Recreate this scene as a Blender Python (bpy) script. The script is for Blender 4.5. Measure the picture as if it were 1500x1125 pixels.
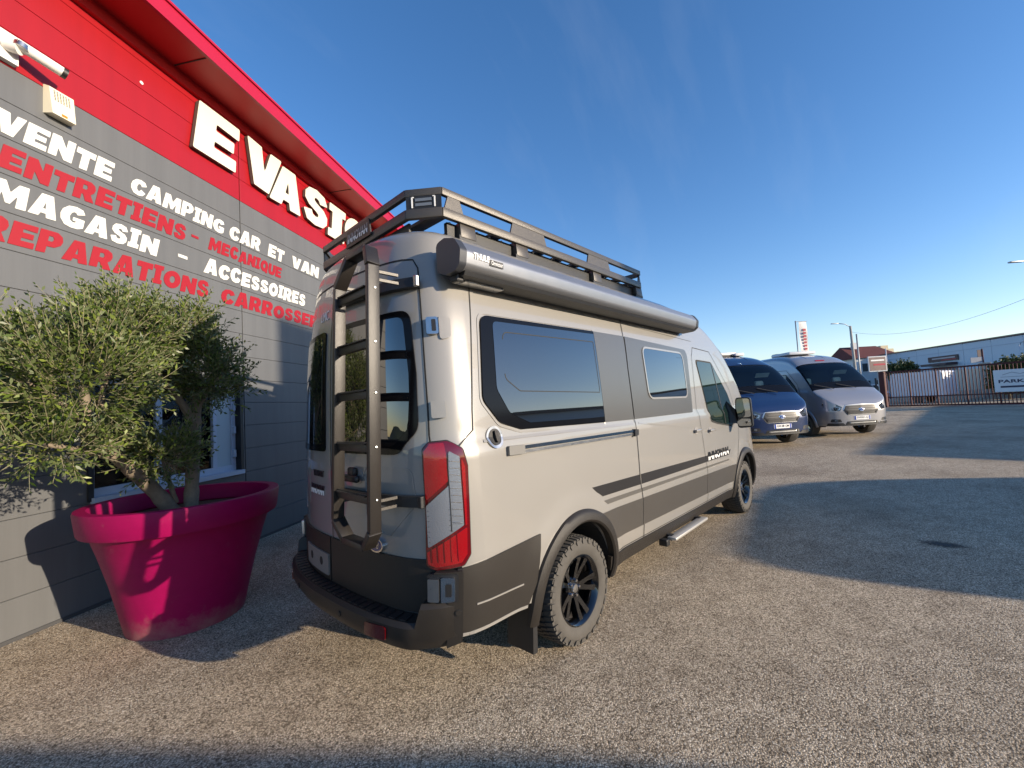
import bpy, bmesh, math, random
from mathutils import Vector, Matrix
random.seed(7)
R=math.radians
scene=bpy.context.scene
for o in list(bpy.data.objects): bpy.data.objects.remove(o)
# ------------------------------------------------------------------ camera
cam_data=bpy.data.cameras.new('camera'); cam=bpy.data.objects.new('camera',cam_data)
scene.collection.objects.link(cam); scene.camera=cam
cam_data.sensor_width=36; cam_data.lens=14.876; cam_data.clip_start=.05; cam_data.clip_end=3000
CR=Vector((.68204,-.72914,-.05635)); CU=Vector((-.00093,-.07791,.99696)); CF=Vector((.73131,.67991,.05381))
CP=Vector((-1.17695,-2.705,1.5924))
m=Matrix((CR,CU,-CF)).transposed().to_4x4(); m.translation=CP; cam.matrix_world=m
# ------------------------------------------------------------------ sky and sun
SUN_EL=R(13.2); SUN_H=Vector((.30,-.954,0)).normalized()
world=bpy.data.worlds.new('World'); scene.world=world; world.use_nodes=True
wn=world.node_tree; wn.nodes.clear()
sky=wn.nodes.new('ShaderNodeTexSky'); sky.sky_type='NISHITA'; sky.sun_disc=False
sky.sun_elevation=SUN_EL; sky.sun_rotation=math.atan2(SUN_H.x,SUN_H.y)
sky.altitude=150; sky.air_density=1.0; sky.dust_density=.3; sky.ozone_density=2.2
hsv=wn.nodes.new('ShaderNodeHueSaturation'); hsv.inputs['Saturation'].default_value=1.24
bg=wn.nodes.new('ShaderNodeBackground'); bg.inputs[1].default_value=.15
out=wn.nodes.new('ShaderNodeOutputWorld')
wn.links.new(sky.outputs[0],hsv.inputs['Color']); 
# faint high cirrus over the whole sky
wtc=wn.nodes.new('ShaderNodeTexCoord'); wmp=wn.nodes.new('ShaderNodeMapping'); wmp.inputs['Rotation'].default_value=(.4,.5,.9); wmp.inputs['Scale'].default_value=(1.2,7,2.2)
wno=wn.nodes.new('ShaderNodeTexNoise'); wno.inputs['Scale'].default_value=1.3; wno.inputs['Detail'].default_value=7; wno.inputs['Roughness'].default_value=.55
wra=wn.nodes.new('ShaderNodeMapRange'); wra.inputs[1].default_value=.52; wra.inputs[2].default_value=.82; wra.inputs[3].default_value=0; wra.inputs[4].default_value=.07
wmx=wn.nodes.new('ShaderNodeMix'); wmx.data_type='RGBA'; wmx.inputs[7].default_value=(3.2,3.4,3.7,1)
wn.links.new(wtc.outputs['Generated'],wmp.inputs[0]); wn.links.new(wmp.outputs[0],wno.inputs['Vector']); wn.links.new(wno.outputs['Fac'],wra.inputs[0]); wn.links.new(wra.outputs[0],wmx.inputs[0]); wtn=wn.nodes.new('ShaderNodeMix'); wtn.data_type='RGBA'; wtn.blend_type='MULTIPLY'; wtn.inputs[0].default_value=1; wtn.inputs[7].default_value=(1.05,.95,1.05,1); wn.links.new(hsv.outputs[0],wtn.inputs[6]); wn.links.new(wtn.outputs[2],wmx.inputs[6]); wn.links.new(wmx.outputs[2],bg.inputs[0]); wn.links.new(bg.outputs[0],out.inputs[0])
sd=bpy.data.lights.new('sun','SUN'); sd.energy=4.7; sd.angle=R(.53); sd.color=(1.0,.85,.655)
sun=bpy.data.objects.new('sun',sd); scene.collection.objects.link(sun)
sdir=Vector((SUN_H.x*math.cos(SUN_EL),SUN_H.y*math.cos(SUN_EL),math.sin(SUN_EL)))
sun.rotation_euler=sdir.to_track_quat('Z','Y').to_euler(); sun.location=sdir*40
scene.view_settings.view_transform='Standard'; scene.view_settings.look='None'
scene.view_settings.exposure=.72; scene.view_settings.gamma=1.0; scene.view_settings.use_curve_mapping=False
scene.cycles.max_bounces=7; scene.cycles.transparent_max_bounces=12; scene.cycles.caustics_reflective=False; scene.cycles.caustics_refractive=False
# ------------------------------------------------------------------ helpers
COL=scene.collection
def link(o,parent=None):
    COL.objects.link(o)
    if parent is not None: o.parent=parent
    return o
def tag(o,label=None,cat=None,group=None,kind=None):
    if label: o['label']=label
    if cat: o['category']=cat
    if group: o['group']=group
    if kind: o['kind']=kind
    return o
def empty(name,loc=(0,0,0),rz=0,label=None,cat=None,group=None):
    o=bpy.data.objects.new(name,None); o.empty_display_size=.2; link(o); o.location=loc; o.rotation_euler=(0,0,rz)
    return tag(o,label,cat,group)
def mesh(name,verts,faces,mat,parent=None,smooth=False,auto=None):
    me=bpy.data.meshes.new(name); me.from_pydata([tuple(v) for v in verts],[],faces); me.validate()
    return mesh_from(name,me,mat,parent,smooth,auto)
def mesh_from(name,me,mat,parent=None,smooth=False,auto=None):
    if mat is not None:
        for mm in (mat if isinstance(mat,(list,tuple)) else [mat]): me.materials.append(mm)
    if smooth:
        for p in me.polygons: p.use_smooth=True
        if auto is not None: me.set_sharp_from_angle(angle=R(auto))
    o=bpy.data.objects.new(name,me); return link(o,parent)
def bm_obj(name,bm,mat,parent=None,smooth=False,auto=None):
    me=bpy.data.meshes.new(name); bm.to_mesh(me); bm.free()
    return mesh_from(name,me,mat,parent,smooth,auto)
class MB:
    """collects simple solids for one mesh"""
    def __init__(s): s.v=[]; s.f=[]
    def add(s,v,f):
        b=len(s.v); s.v+= [Vector(x) for x in v]; s.f+=[tuple(i+b for i in q) for q in f]; return s
    def box(s,c,d,rot=None,bevel=0):
        hx,hy,hz=d[0]/2,d[1]/2,d[2]/2
        if bevel>0:
            b=bevel; bm=bmesh.new(); bmesh.ops.create_cube(bm,size=1)
            for vv in bm.verts: vv.co=Vector((vv.co.x*d[0],vv.co.y*d[1],vv.co.z*d[2]))
            bmesh.ops.bevel(bm,geom=bm.edges[:],offset=b,segments=2,affect='EDGES',profile=.5)
            bm.verts.ensure_lookup_table()
            vs=[vv.co.copy() for vv in bm.verts]; fs=[[q.index for q in f.verts] for f in bm.faces]; bm.free()
        else:
            vs=[Vector((x,y,z)) for x in(-hx,hx) for y in(-hy,hy) for z in(-hz,hz)]
            fs=[(0,1,3,2),(4,6,7,5),(0,4,5,1),(2,3,7,6),(0,2,6,4),(1,5,7,3)]
        if rot is not None: vs=[rot@q for q in vs]
        return s.add([q+Vector(c) for q in vs],fs)
    def bar(s,a,b,w,h,up=(0,0,1),bevel=0):
        a,b=Vector(a),Vector(b); d=b-a; l=d.length; x=d/l; u=Vector(up); y=u.cross(x)
        if y.length<1e-4: y=Vector((0,1,0)).cross(x)
        y.normalize(); z=x.cross(y); rot=Matrix((x,y,z)).transposed()
        return s.box((a+b)/2,(l,w,h),rot,bevel)
    def tube(s,pts,rad,n=8,cap=True):
        pts=[Vector(p) for p in pts]; k=len(pts); rs=rad if isinstance(rad,(list,tuple)) else [rad]*k
        vs=[];fs=[]; prev=None
        for i,p in enumerate(pts):
            d=(pts[min(i+1,k-1)]-pts[max(i-1,0)]).normalized()
            if prev is None: a=d.orthogonal().normalized()
            else:
                a=prev-d*prev.dot(d)
                a=a.normalized() if a.length>1e-5 else d.orthogonal().normalized()
            prev=a; b=d.cross(a)
            for j in range(n):
                t=2*math.pi*j/n; vs.append(p+(a*math.cos(t)+b*math.sin(t))*rs[i])
        for i in range(k-1):
            for j in range(n):
                fs.append((i*n+j,i*n+(j+1)%n,(i+1)*n+(j+1)%n,(i+1)*n+j))
        if cap: fs.append(tuple(range(n))[::-1]); fs.append(tuple((k-1)*n+j for j in range(n)))
        return s.add(vs,fs)
    def lathe(s,prof,n=32,origin=(0,0,0),axis='Z',close=False):
        vs=[];fs=[];k=len(prof)
        for j in range(n):
            t=2*math.pi*j/n; c,q=math.cos(t),math.sin(t)
            for r_,h in prof:
                if axis=='Z': vs.append((r_*c,r_*q,h))
                elif axis=='Y': vs.append((r_*c,h,r_*q))
                else: vs.append((h,r_*c,r_*q))
        for j in range(n):
            j2=(j+1)%n
            for i in range(k-1 if not close else k):
                i2=(i+1)%k
                fs.append((j*k+i,j2*k+i,j2*k+i2,j*k+i2))
        return s.add([Vector(v)+Vector(origin) for v in vs],fs)
    def prism(s,poly,a,b,f=lambda u,v,w:(u,v,w)):
        """extrude a polygon in (u,v) from w=a to w=b"""
        n=len(poly); vs=[f(p[0],p[1],a) for p in poly]+[f(p[0],p[1],b) for p in poly]
        fs=[tuple(range(n))[::-1],tuple(range(n,2*n))]+[(i,(i+1)%n,n+(i+1)%n,n+i) for i in range(n)]
        return s.add(vs,fs)
    def build(s,name,mat,parent=None,smooth=False,auto=None,fix=True):
        o=mesh(name,s.v,s.f,mat,parent,False)
        if fix:
            bm=bmesh.new(); bm.from_mesh(o.data); bmesh.ops.recalc_face_normals(bm,faces=bm.faces); bm.to_mesh(o.data); bm.free()
        if smooth:
            for p in o.data.polygons: p.use_smooth=True
            if auto is not None: o.data.set_sharp_from_angle(angle=R(auto))
        return o
def round_poly(pts,r,seg=5):
    out=[];n=len(pts)
    for i,p in enumerate(pts):
        rr=r[i] if isinstance(r,(list,tuple)) else r
        p=Vector(p[:2]); a=Vector(pts[i-1][:2]); b=Vector(pts[(i+1)%n][:2])
        if rr<=0: out.append(tuple(p)); continue
        da=(a-p); db=(b-p); la,lb=da.length,db.length; da/=la; db/=lb
        ang=da.angle(db); d=min(rr/math.tan(ang/2),la*.48,lb*.48)
        q0=p+da*d; q1=p+db*d
        for k in range(seg+1):
            t=k/seg; out.append(tuple(q0*(1-t)**2+p*2*t*(1-t)+q1*t*t))
    return out
# ------------------------------------------------------------------ materials
MATS={}
def pmat(name,col,rough=.5,metal=0,coat=0,spec=.5,ior=1.5,var=0,vscale=3,bump=0,bscale=200,coat_rough=.03,rvar=0,trans=0,emit=None,dirt=0):
    if name in MATS: return MATS[name]
    m=bpy.data.materials.new(name); m.use_nodes=True; nt=m.node_tree; b=nt.nodes['Principled BSDF']
    b.inputs['Base Color'].default_value=(*col,1); b.inputs['Roughness'].default_value=rough; b.inputs['Metallic'].default_value=metal
    b.inputs['Coat Weight'].default_value=coat; b.inputs['Coat Roughness'].default_value=coat_rough; b.inputs['IOR'].default_value=ior
    b.inputs['Specular IOR Level'].default_value=spec
    if trans: b.inputs['Transmission Weight'].default_value=trans
    if emit: b.inputs['Emission Color'].default_value=(*emit[:3],1); b.inputs['Emission Strength'].default_value=emit[3]
    if var or bump or rvar or dirt:
        g=nt.nodes.new('ShaderNodeNewGeometry'); tc=nt.nodes.new('ShaderNodeTexCoord')
    if var:
        n=nt.nodes.new('ShaderNodeTexNoise'); n.inputs['Scale'].default_value=vscale; n.inputs['Detail'].default_value=6; n.inputs['Roughness'].default_value=.65
        nt.links.new(g.outputs['Position'],n.inputs['Vector'])
        mx=nt.nodes.new('ShaderNodeMix'); mx.data_type='RGBA'
        mx.inputs[6].default_value=(*[c*(1-var) for c in col],1); mx.inputs[7].default_value=(*[min(1,c*(1+var)) for c in col],1)
        nt.links.new(n.outputs['Fac'],mx.inputs[0]); nt.links.new(mx.outputs[2],b.inputs['Base Color'])
    if rvar:
        n2=nt.nodes.new('ShaderNodeTexNoise'); n2.inputs['Scale'].default_value=vscale*2.3; n2.inputs['Detail'].default_value=5
        nt.links.new(g.outputs['Position'],n2.inputs['Vector'])
        mr=nt.nodes.new('ShaderNodeMapRange'); mr.inputs[3].default_value=max(0,rough-rvar); mr.inputs[4].default_value=min(1,rough+rvar)
        nt.links.new(n2.outputs['Fac'],mr.inputs[0]); nt.links.new(mr.outputs[0],b.inputs['Roughness'])
    if bump:
        n3=nt.nodes.new('ShaderNodeTexNoise'); n3.inputs['Scale'].default_value=bscale; n3.inputs['Detail'].default_value=3
        nt.links.new(tc.outputs['Object'],n3.inputs['Vector'])
        bp=nt.nodes.new('ShaderNodeBump'); bp.inputs['Strength'].default_value=bump; bp.inputs['Distance'].default_value=.004
        nt.links.new(n3.outputs['Fac'],bp.inputs['Height']); nt.links.new(bp.outputs[0],b.inputs['Normal'])
    MATS[name]=m; return m
def glass_mat(name,tint,refl_ior=1.5,rough=.0):
    """thin pane: tinted see-through with a fresnel mirror"""
    if name in MATS: return MATS[name]
    m=bpy.data.materials.new(name); m.use_nodes=True; nt=m.node_tree; nt.nodes.clear()
    o=nt.nodes.new('ShaderNodeOutputMaterial'); t=nt.nodes.new('ShaderNodeBsdfTransparent'); t.inputs[0].default_value=(*tint,1)
    g=nt.nodes.new('ShaderNodeBsdfGlossy'); g.inputs['Roughness'].default_value=rough
    f=nt.nodes.new('ShaderNodeFresnel'); f.inputs[0].default_value=refl_ior; mx=nt.nodes.new('ShaderNodeMixShader')
    nt.links.new(f.outputs[0],mx.inputs[0]); nt.links.new(t.outputs[0],mx.inputs[1]); nt.links.new(g.outputs[0],mx.inputs[2]); nt.links.new(mx.outputs[0],o.inputs[0])
    MATS[name]=m; return m
PAINT=pmat('paint_grey_beige',(.245,.233,.213),.34,coat=1,rvar=.05,vscale=1.5)
PAINT_BLUE=pmat('paint_blue',(.006,.020,.075),.3,metal=.3,coat=1)
PAINT_SILVER=pmat('paint_moondust',(.30,.30,.315),.32,metal=.4,coat=1)
PAINT_DARK=pmat('paint_dark',(.05,.05,.055),.35,coat=1)
PAINT_WHITE=pmat('paint_white',(.75,.75,.74),.35,coat=1)
CLAD=pmat('dark_plastic',(.021,.018,.0155),.48,spec=.35,bump=.25,bscale=900,var=.12,vscale=9)
BLACKP=pmat('black_plastic',(.014,.014,.015),.45,bump=.2,bscale=900)
VINYL_BLACK=pmat('black_vinyl',(.022,.02,.019),.32)
VINYL_GREY=pmat('grey_vinyl',(.085,.078,.070),.36,metal=.3,rvar=.05,vscale=2)
VINYL_MID=pmat('mid_grey_vinyl',(.12,.112,.10),.35,metal=.3)
PANELGREY=pmat('window_panel_grey',(.115,.11,.10),.30,metal=.4,coat=.3,coat_rough=.2)
SEAM=pmat('seam_black',(.008,.008,.008),.7)
GLASSD=pmat('dark_tinted_glass',(.006,.007,.009),.015,ior=1.9,spec=.5,coat=1,coat_rough=.0)
GLASSB=pmat('black_ceramic_edge',(.005,.005,.006),.12,ior=1.33,spec=.35)
GLASSCAB=pmat('cab_window_glass',(.008,.018,.016),.01,ior=1.75)
ALU=pmat('anthracite_alu',(.30,.305,.32),.34,metal=.7,rvar=.05,vscale=4)
ALUD=pmat('anthracite_cap',(.045,.048,.056),.4,metal=.2)
RACK=pmat('rack_powdercoat',(.062,.055,.048),.38,metal=.15,spec=.55,bump=.2,bscale=700,var=.1,vscale=12)
LADDER=pmat('ladder_powdercoat',(.018,.015,.013),.40,metal=0,spec=.55,bump=.2,bscale=700,var=.12,vscale=10)
CHROME=pmat('chrome',(.75,.75,.76),.12,metal=1)
STEEL=pmat('brushed_steel',(.5,.5,.5),.3,metal=1,rvar=.08,vscale=12)
RUBBER=pmat('tyre_rubber',(.07,.064,.056),.78,bump=.4,bscale=300,var=.3,vscale=14)
RIM=pmat('gloss_black_rim',(.003,.003,.0035),.07,coat=1)
WELL=pmat('wheel_well_liner',(.012,.012,.012),.9)
REDLENS=pmat('red_lens',(.26,.002,.004),.08,coat=1,spec=.6,bump=.25,bscale=120)
REDDARK=pmat('dark_red_lens',(.10,.0015,.003),.1,coat=1)
CLEARLENS=pmat('clear_lens',(.30,.33,.38),.15,coat=1,metal=.6,bump=.3,bscale=180)
WHITEL=pmat('white_lettering',(.82,.82,.80),.4)
BLACKL=pmat('black_lettering',(.012,.012,.013),.35)
def lerp_tab(v,X,Y):
    if v<=X[0]: return Y[0]
    for i in range(1,len(X)):
        if v<=X[i]:
            k=(v-X[i-1])/(X[i]-X[i-1]); return Y[i-1]+k*(Y[i]-Y[i-1])
    return Y[-1]
def smooth_tab(v,X,Y):
    # cubic hermite (finite-difference tangents)
    if v<=X[0]: return Y[0]
    if v>=X[-1]: return Y[-1]
    n=len(X)
    for i in range(1,n):
        if v<=X[i]: break
    i0=i-1
    def m(j):
        if j==0: return (Y[1]-Y[0])/(X[1]-X[0])
        if j==n-1: return (Y[-1]-Y[-2])/(X[-1]-X[-2])
        a=(Y[j]-Y[j-1])/(X[j]-X[j-1]); b=(Y[j+1]-Y[j])/(X[j+1]-X[j])
        if a*b<=0: return 0.0
        return 2*a*b/(a+b)
    h=X[i]-X[i0]; k=(v-X[i0])/h
    return ((2*k**3-3*k**2+1)*Y[i0]+(k**3-2*k**2+k)*h*m(i0)+(-2*k**3+3*k**2)*Y[i]+(k**3-k**2)*h*m(i))
SIDE_Z=[.25,.30,.42,.60,.80,.86,1.10,1.30,1.375,1.395,1.43,1.50,1.8,2.1,2.34,2.5,2.65]
SIDE_Y=[.92,.95,.99,1.015,1.030,1.026,1.022,1.016,1.015,1.010,.993,.988,.962,.93,.885,.853,.82]
def half_width(z): return smooth_tab(z,SIDE_Z,SIDE_Y)
LEAN_Z=[1.3,1.8,2.1,2.3,2.5,2.62,2.72]; LEAN_X=[0,.015,.03,.05,.075,.105,.20]
def lean(z): return smooth_tab(z,LEAN_Z,LEAN_X)
# plan curve of the tail: share of the half width against x
PS=[0,.3,.5,.7,.82,.9,.95,.985,1.0]; PX=[0,.006,.022,.055,.10,.145,.195,.265,.36]
PLAN=[]  # (x,s,arc)
def _mk():
    a=0;prev=None
    N=120
    for i in range(N+1):
        s=math.sin(i/N*math.pi/2)
        x=smooth_tab(s,PS,PX)
        if prev: a+=math.hypot(x-prev[0],s-prev[1])
        PLAN.append((x,s,a)); prev=(x,s)
_mk()
T0=PLAN[-1][2]; X0=PLAN[-1][0]
def plan(t):
    t=abs(t)
    if t>=T0: return X0+(t-T0),1.0
    for i in range(1,len(PLAN)):
        if t<=PLAN[i][2]:
            a,b=PLAN[i-1],PLAN[i]; k=(t-a[2])/(b[2]-a[2]); return a[0]+k*(b[0]-a[0]),a[1]+k*(b[1]-a[1])
def t_of_x(x): return T0+x-X0
def body_raw(t,z):
    x,s=plan(t); y=s*(half_width(z)+swell(x,z))
    x2=x+lean(z)*max(0,1-x/1.0)
    if t<0: x2+=.16*s*s*max(0,1-x/.8)   # the nearside tail corner is pulled in
    return x2,(-y if t>=0 else y),z
def body_pt(t,z,off=0.0):
    a=body_raw(t,z)
    if off==0: return a
    e=.004
    p=body_raw(t+e,z);q=body_raw(t-e,z)
    if (t-e)*(t+e)<0: nx,ny=-1.0,0.0
    else:
        dx,dy=p[0]-q[0],p[1]-q[1]; l=math.hypot(dx,dy) or 1
        # moving along +t goes forward on the right side (y<0): outward normal
        nx,ny=dy/l,-dx/l
        
    # slope in z
    u=body_raw(t,z+e);d=body_raw(t,z-e)
    dn=((u[0]-d[0])*nx+(u[1]-d[1])*ny)/(2*e)
    l=math.sqrt(1+dn*dn)
    return a[0]+nx*off/l,a[1]+ny*off/l,a[2]-dn*off/l
# ------------------------------------------------------------------ van body
HX=[0,3.3,3.7,4.1,4.4,4.7,4.95,5.2,5.4,5.6,5.7,5.82,5.95,6.06,6.14]
HZ=[2.72,2.72,2.70,2.64,2.56,2.40,2.21,1.94,1.70,1.46,1.37,1.30,1.20,1.09,.97]
def roof_z(x): return smooth_tab(x,HX,HZ)
XF=6.17
FS=[0,.35,.55,.72,.85,.93,.975,1.0]; FX=[6.17,6.16,6.14,6.10,6.02,5.90,5.72,5.35]
def front_lean(z): # the nose leans back above the bumper
    return -.02-.10*max(0,(z-.75))
NS,NA=46,12
def swell(x,z):
    a=0.
    for ax in (1.208,5.148):
        r_=math.hypot(x-ax,z-.37)
        if r_<.85: a=max(a,.014*math.exp(-((r_-.545)/.055)**2) if r_>.545 else .014)
    return a
def section(x,s,lean_on=True,dx=0):
    H=roof_z(min(x,6.14)); k=max(0,min(1,(H-1)/1.72)); ze=H-.05-.17*k; z0=smooth_tab(x,[0,.55,.9,1.3],[.47,.465,.40,.33])
    pts=[]
    for i in range(NS):
        z=z0+(ze-z0)*i/(NS-1); pts.append((s*(half_width(z)+swell(x,z)),z))
    ye=half_width(ze)
    for i in range(1,NA+1):
        a=math.pi/2*i/NA; y=ye*math.cos(a)**(2/3.0) if i<NA else 0.0; z=ze+(H-ze)*math.sin(a)**(2/3.0)
        pts.append((s*y,z))
    out=[]
    for y,z in pts:
        xx=x+lean(z)*max(0,1-x/1.0)
        if x>5.3: xx+=front_lean(z)*max(0,(x-5.3)/.87)
        out.append((xx,y,z))
    return out
STATIONS=[]
for i in range(0,121,5): STATIONS.append((PLAN[i][0],max(PLAN[i][1],0.0)))
x=.5
while x<5.34: STATIONS.append((x,1.0)); x+=.06
for i in range(25):
    s=1-(i/24)**1.7; xs=smooth_tab(s,FS,FX); STATIONS.append((xs,s))
def build_body_mesh():
    v=[];f=[];mi=[];K=NS+NA
    rings=[]
    for (x,s) in STATIONS:
        sec=section(x,s); r=[]
        for (a,b,c) in sec: r.append(len(v)); v.append((a,-b,c))
        l=[]
        for (a,b,c) in sec[:-1]: l.append(len(v)); v.append((a+.16*s*s*max(0,1-x/.8),b,c))
        rings.append(r+l[::-1])   # right sill -> roof centre -> left sill
    n=len(rings[0])
    for i in range(len(rings)-1):
        x=STATIONS[i][0]; x2=STATIONS[i+1][0]
        for j in range(n-1):
            # opening for the windscreen
            jj=min(j,n-2-j)
            if 4.86<=x and x2<=5.665 and jj>=NS+1 and STATIONS[i][1]>=.93: continue
            f.append((rings[i][j],rings[i+1][j],rings[i+1][j+1],rings[i][j+1])); mi.append(0)
        f.append((rings[i][n-1],rings[i+1][n-1],rings[i+1][0],rings[i][0])); mi.append(1)
    me=bpy.data.meshes.new('van_body'); me.from_pydata(v,[],f)
    for p,k in zip(me.polygons,mi): p.material_index=k
    bm=bmesh.new(); bm.from_mesh(me); bmesh.ops.remove_doubles(bm,verts=bm.verts,dist=.0004)
    bmesh.ops.recalc_face_normals(bm,faces=bm.faces); bm.to_mesh(me); bm.free()
    return me
AXR,AXF,WR=1.208,5.148,.345
def cut_arches(me):
    o=bpy.data.objects.new('tmp_body',me); COL.objects.link(o)
    mb=MB()
    for ax,r in ((AXR,.43),(AXF,.43)):
        for sgn in (-1,1):
            prof=[(0,-.3),(r,-.3),(r,.3),(0,.3)]
            mb.lathe(prof[0:],n=40,origin=(ax,sgn*.98,.37),axis='Y')
    cme=bpy.data.meshes.new('tmp_cut'); cme.from_pydata([tuple(q) for q in mb.v],[],mb.f)
    bm=bmesh.new(); bm.from_mesh(cme); bmesh.ops.remove_doubles(bm,verts=bm.verts,dist=1e-5); bmesh.ops.recalc_face_normals(bm,faces=bm.faces); bm.to_mesh(cme); bm.free()
    c=bpy.data.objects.new('tmp_cut',cme); COL.objects.link(c)
    md=o.modifiers.new('b','BOOLEAN'); md.object=c; md.operation='DIFFERENCE'; md.solver='EXACT'; md.use_self=False
    md.use_hole_tolerant=True
    dg=bpy.context.evaluated_depsgraph_get(); new=bpy.data.meshes.new_from_object(o.evaluated_get(dg))
    bpy.data.objects.remove(o); bpy.data.objects.remove(c)
    for p in new.polygons: p.use_smooth=True
    new.set_sharp_from_angle(angle=R(35)); return new
BODY=build_body_mesh(); BODY.materials.append(PAINT); BODY.materials.append(WELL)
BODY=cut_arches(BODY); BODY.name='van_body'
# faces of the arch cut that face inwards read as liner
# --- sheets that follow the body
def tx(x): return t_of_x(x)
def patch(name,outline,mat,parent,off=.006,thick=.006,mirror=False,cut_z=.08,cut_t=.06,mapper=None):
    """a panel with thickness lying on the body; outline in (t,z)"""
    fm=mapper or body_pt
    bm=bmesh.new(); vs=[bm.verts.new((p[0],p[1],0)) for p in outline]; bm.faces.new(vs)
    z0=min(p[1] for p in outline); z1=max(p[1] for p in outline); t0=min(p[0] for p in outline); t1=max(p[0] for p in outline)
    n=int((z1-z0)/cut_z)
    for i in range(1,n+1):
        bmesh.ops.bisect_plane(bm,geom=bm.verts[:]+bm.edges[:]+bm.faces[:],plane_co=(0,z0+(z1-z0)*i/(n+1),0),plane_no=(0,1,0))
    ct=cut_t if t0<1.6 else (.08 if t0<3.0 else .3)
    n=int((t1-t0)/ct)
    for i in range(1,n+1):
        bmesh.ops.bisect_plane(bm,geom=bm.verts[:]+bm.edges[:]+bm.faces[:],plane_co=(t0+(t1-t0)*i/(n+1),0,0),plane_no=(1,0,0))
    bm.normal_update()
    vv=[v.co.copy() for v in bm.verts]; bm.verts.ensure_lookup_table()
    for i,v in enumerate(bm.verts): v.index=i
    faces=[[v.index for v in f.verts] for f in bm.faces]
    bnd=[(e.verts[0].index,e.verts[1].index) for e in bm.edges if e.is_boundary]
    bm.free()
    V=[fm(c.x,c.y,off) for c in vv]; N=len(V); V+=[fm(c.x,c.y,off-thick) for c in vv]
    F=list(faces)+[(a,b,N+b,N+a) for a,b in bnd]
    if mirror: V=[(x,-y,z) for x,y,z in V]
    o=mesh(name,V,F,mat,parent)
    bm=bmesh.new(); bm.from_mesh(o.data); bmesh.ops.recalc_face_normals(bm,faces=bm.faces)
    # make the big face point outwards
    fc=max(bm.faces,key=lambda q:q.calc_area()); c=fc.calc_center_median()
    s=(fc.normal.dot(Vector((c.x-2.0,c.y*3,0))))
    if s<0: bmesh.ops.reverse_faces(bm,faces=bm.faces)
    bm.to_mesh(o.data); bm.free()
    for p in o.data.polygons: p.use_smooth=True
    o.data.set_sharp_from_angle(angle=R(40)); return o
def ribbon(name,line,w,mat,parent,off=.0015,h=.0,closed=False,mirror=False):
    """a narrow strip that follows the body along a line in (t,z)"""
    pts=[]
    n=len(line); rng=range(n if closed else n-1)
    for i in rng:
        a,b=line[i],line[(i+1)%n]; k=max(1,int(math.hypot(b[0]-a[0],b[1]-a[1])/.06))
        for j in range(k): pts.append((a[0]+(b[0]-a[0])*j/k,a[1]+(b[1]-a[1])*j/k))
    if not closed: pts.append(line[-1])
    V=[];F=[];m_=len(pts)
    for i,p in enumerate(pts):
        a=pts[i-1] if (i>0 or closed) else pts[i]; b=pts[(i+1)%m_] if (i<m_-1 or closed) else pts[i]
        d=(b[0]-a[0],b[1]-a[1]); l=math.hypot(*d) or 1; nx,ny=-d[1]/l,d[0]/l
        V+=[body_pt(p[0]+nx*w/2,p[1]+ny*w/2,off),body_pt(p[0]-nx*w/2,p[1]-ny*w/2,off)]
        if h: V+=[body_pt(p[0]-nx*w/2,p[1]-ny*w/2,off-h),body_pt(p[0]+nx*w/2,p[1]+ny*w/2,off-h)]
    k=4 if h else 2
    for i in range(m_ if closed else m_-1):
        j=(i+1)%m_
        F.append((i*k,i*k+1,j*k+1,j*k))
        if h: F.append((i*k+1,i*k+2,j*k+2,j*k+1)); F.append((i*k+3,i*k,j*k,j*k+3))
    if not closed and h: F.append((0,1,2,3)); q=(m_-1)*k; F.append((q,q+3,q+2,q+1))
    if mirror: V=[(x,-y,z) for x,y,z in V]
    o=mesh(name,V,F,mat,parent)
    if h:
        bm=bmesh.new(); bm.from_mesh(o.data); bmesh.ops.recalc_face_normals(bm,faces=bm.faces); bm.to_mesh(o.data); bm.free()
    return o
# --- lettering
def text_data(body,extrude=.01,offset=0,shear=0,space=1.0,bevel=0):
    c=bpy.data.curves.new('txt','FONT'); c.body=body; c.size=1; c.extrude=extrude; c.offset=offset; c.shear=shear; c.space_character=space; c.resolution_u=4
    if bevel: c.bevel_depth=bevel
    o=bpy.data.objects.new('txt',c); COL.objects.link(o); dg=bpy.context.evaluated_depsgraph_get(); dg.update()
    me=bpy.data.meshes.new_from_object(o.evaluated_get(dg)); bpy.data.objects.remove(o); bpy.data.curves.remove(c)
    V=[v.co.copy() for v in me.vertices]; F=[tuple(p.vertices) for p in me.polygons]; bpy.data.meshes.remove(me)
    x0=min(v.x for v in V); x1=max(v.x for v in V); y0=min(v.y for v in V); y1=max(v.y for v in V); z0=min(v.z for v in V); z1=max(v.z for v in V)
    V=[((v.x-x0)/(x1-x0),(v.y-y0)/(y1-y0),(v.z-z0)/max(1e-6,(z1-z0))) for v in V]
    return V,F
def text(name,body,fn,mat,parent,depth=.004,**kw):
    """fn(u,v,w): u,v in 0..1 over the word's box, w in metres off the surface"""
    V,F=text_data(body,**kw)
    o=mesh(name,[fn(u,v,w*depth) for u,v,w in V],F,mat,parent)
    bm=bmesh.new(); bm.from_mesh(o.data); bmesh.ops.remove_doubles(bm,verts=bm.verts,dist=1e-5); bmesh.ops.recalc_face_normals(bm,faces=bm.faces); bm.to_mesh(o.data); bm.free()
    return o
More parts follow.
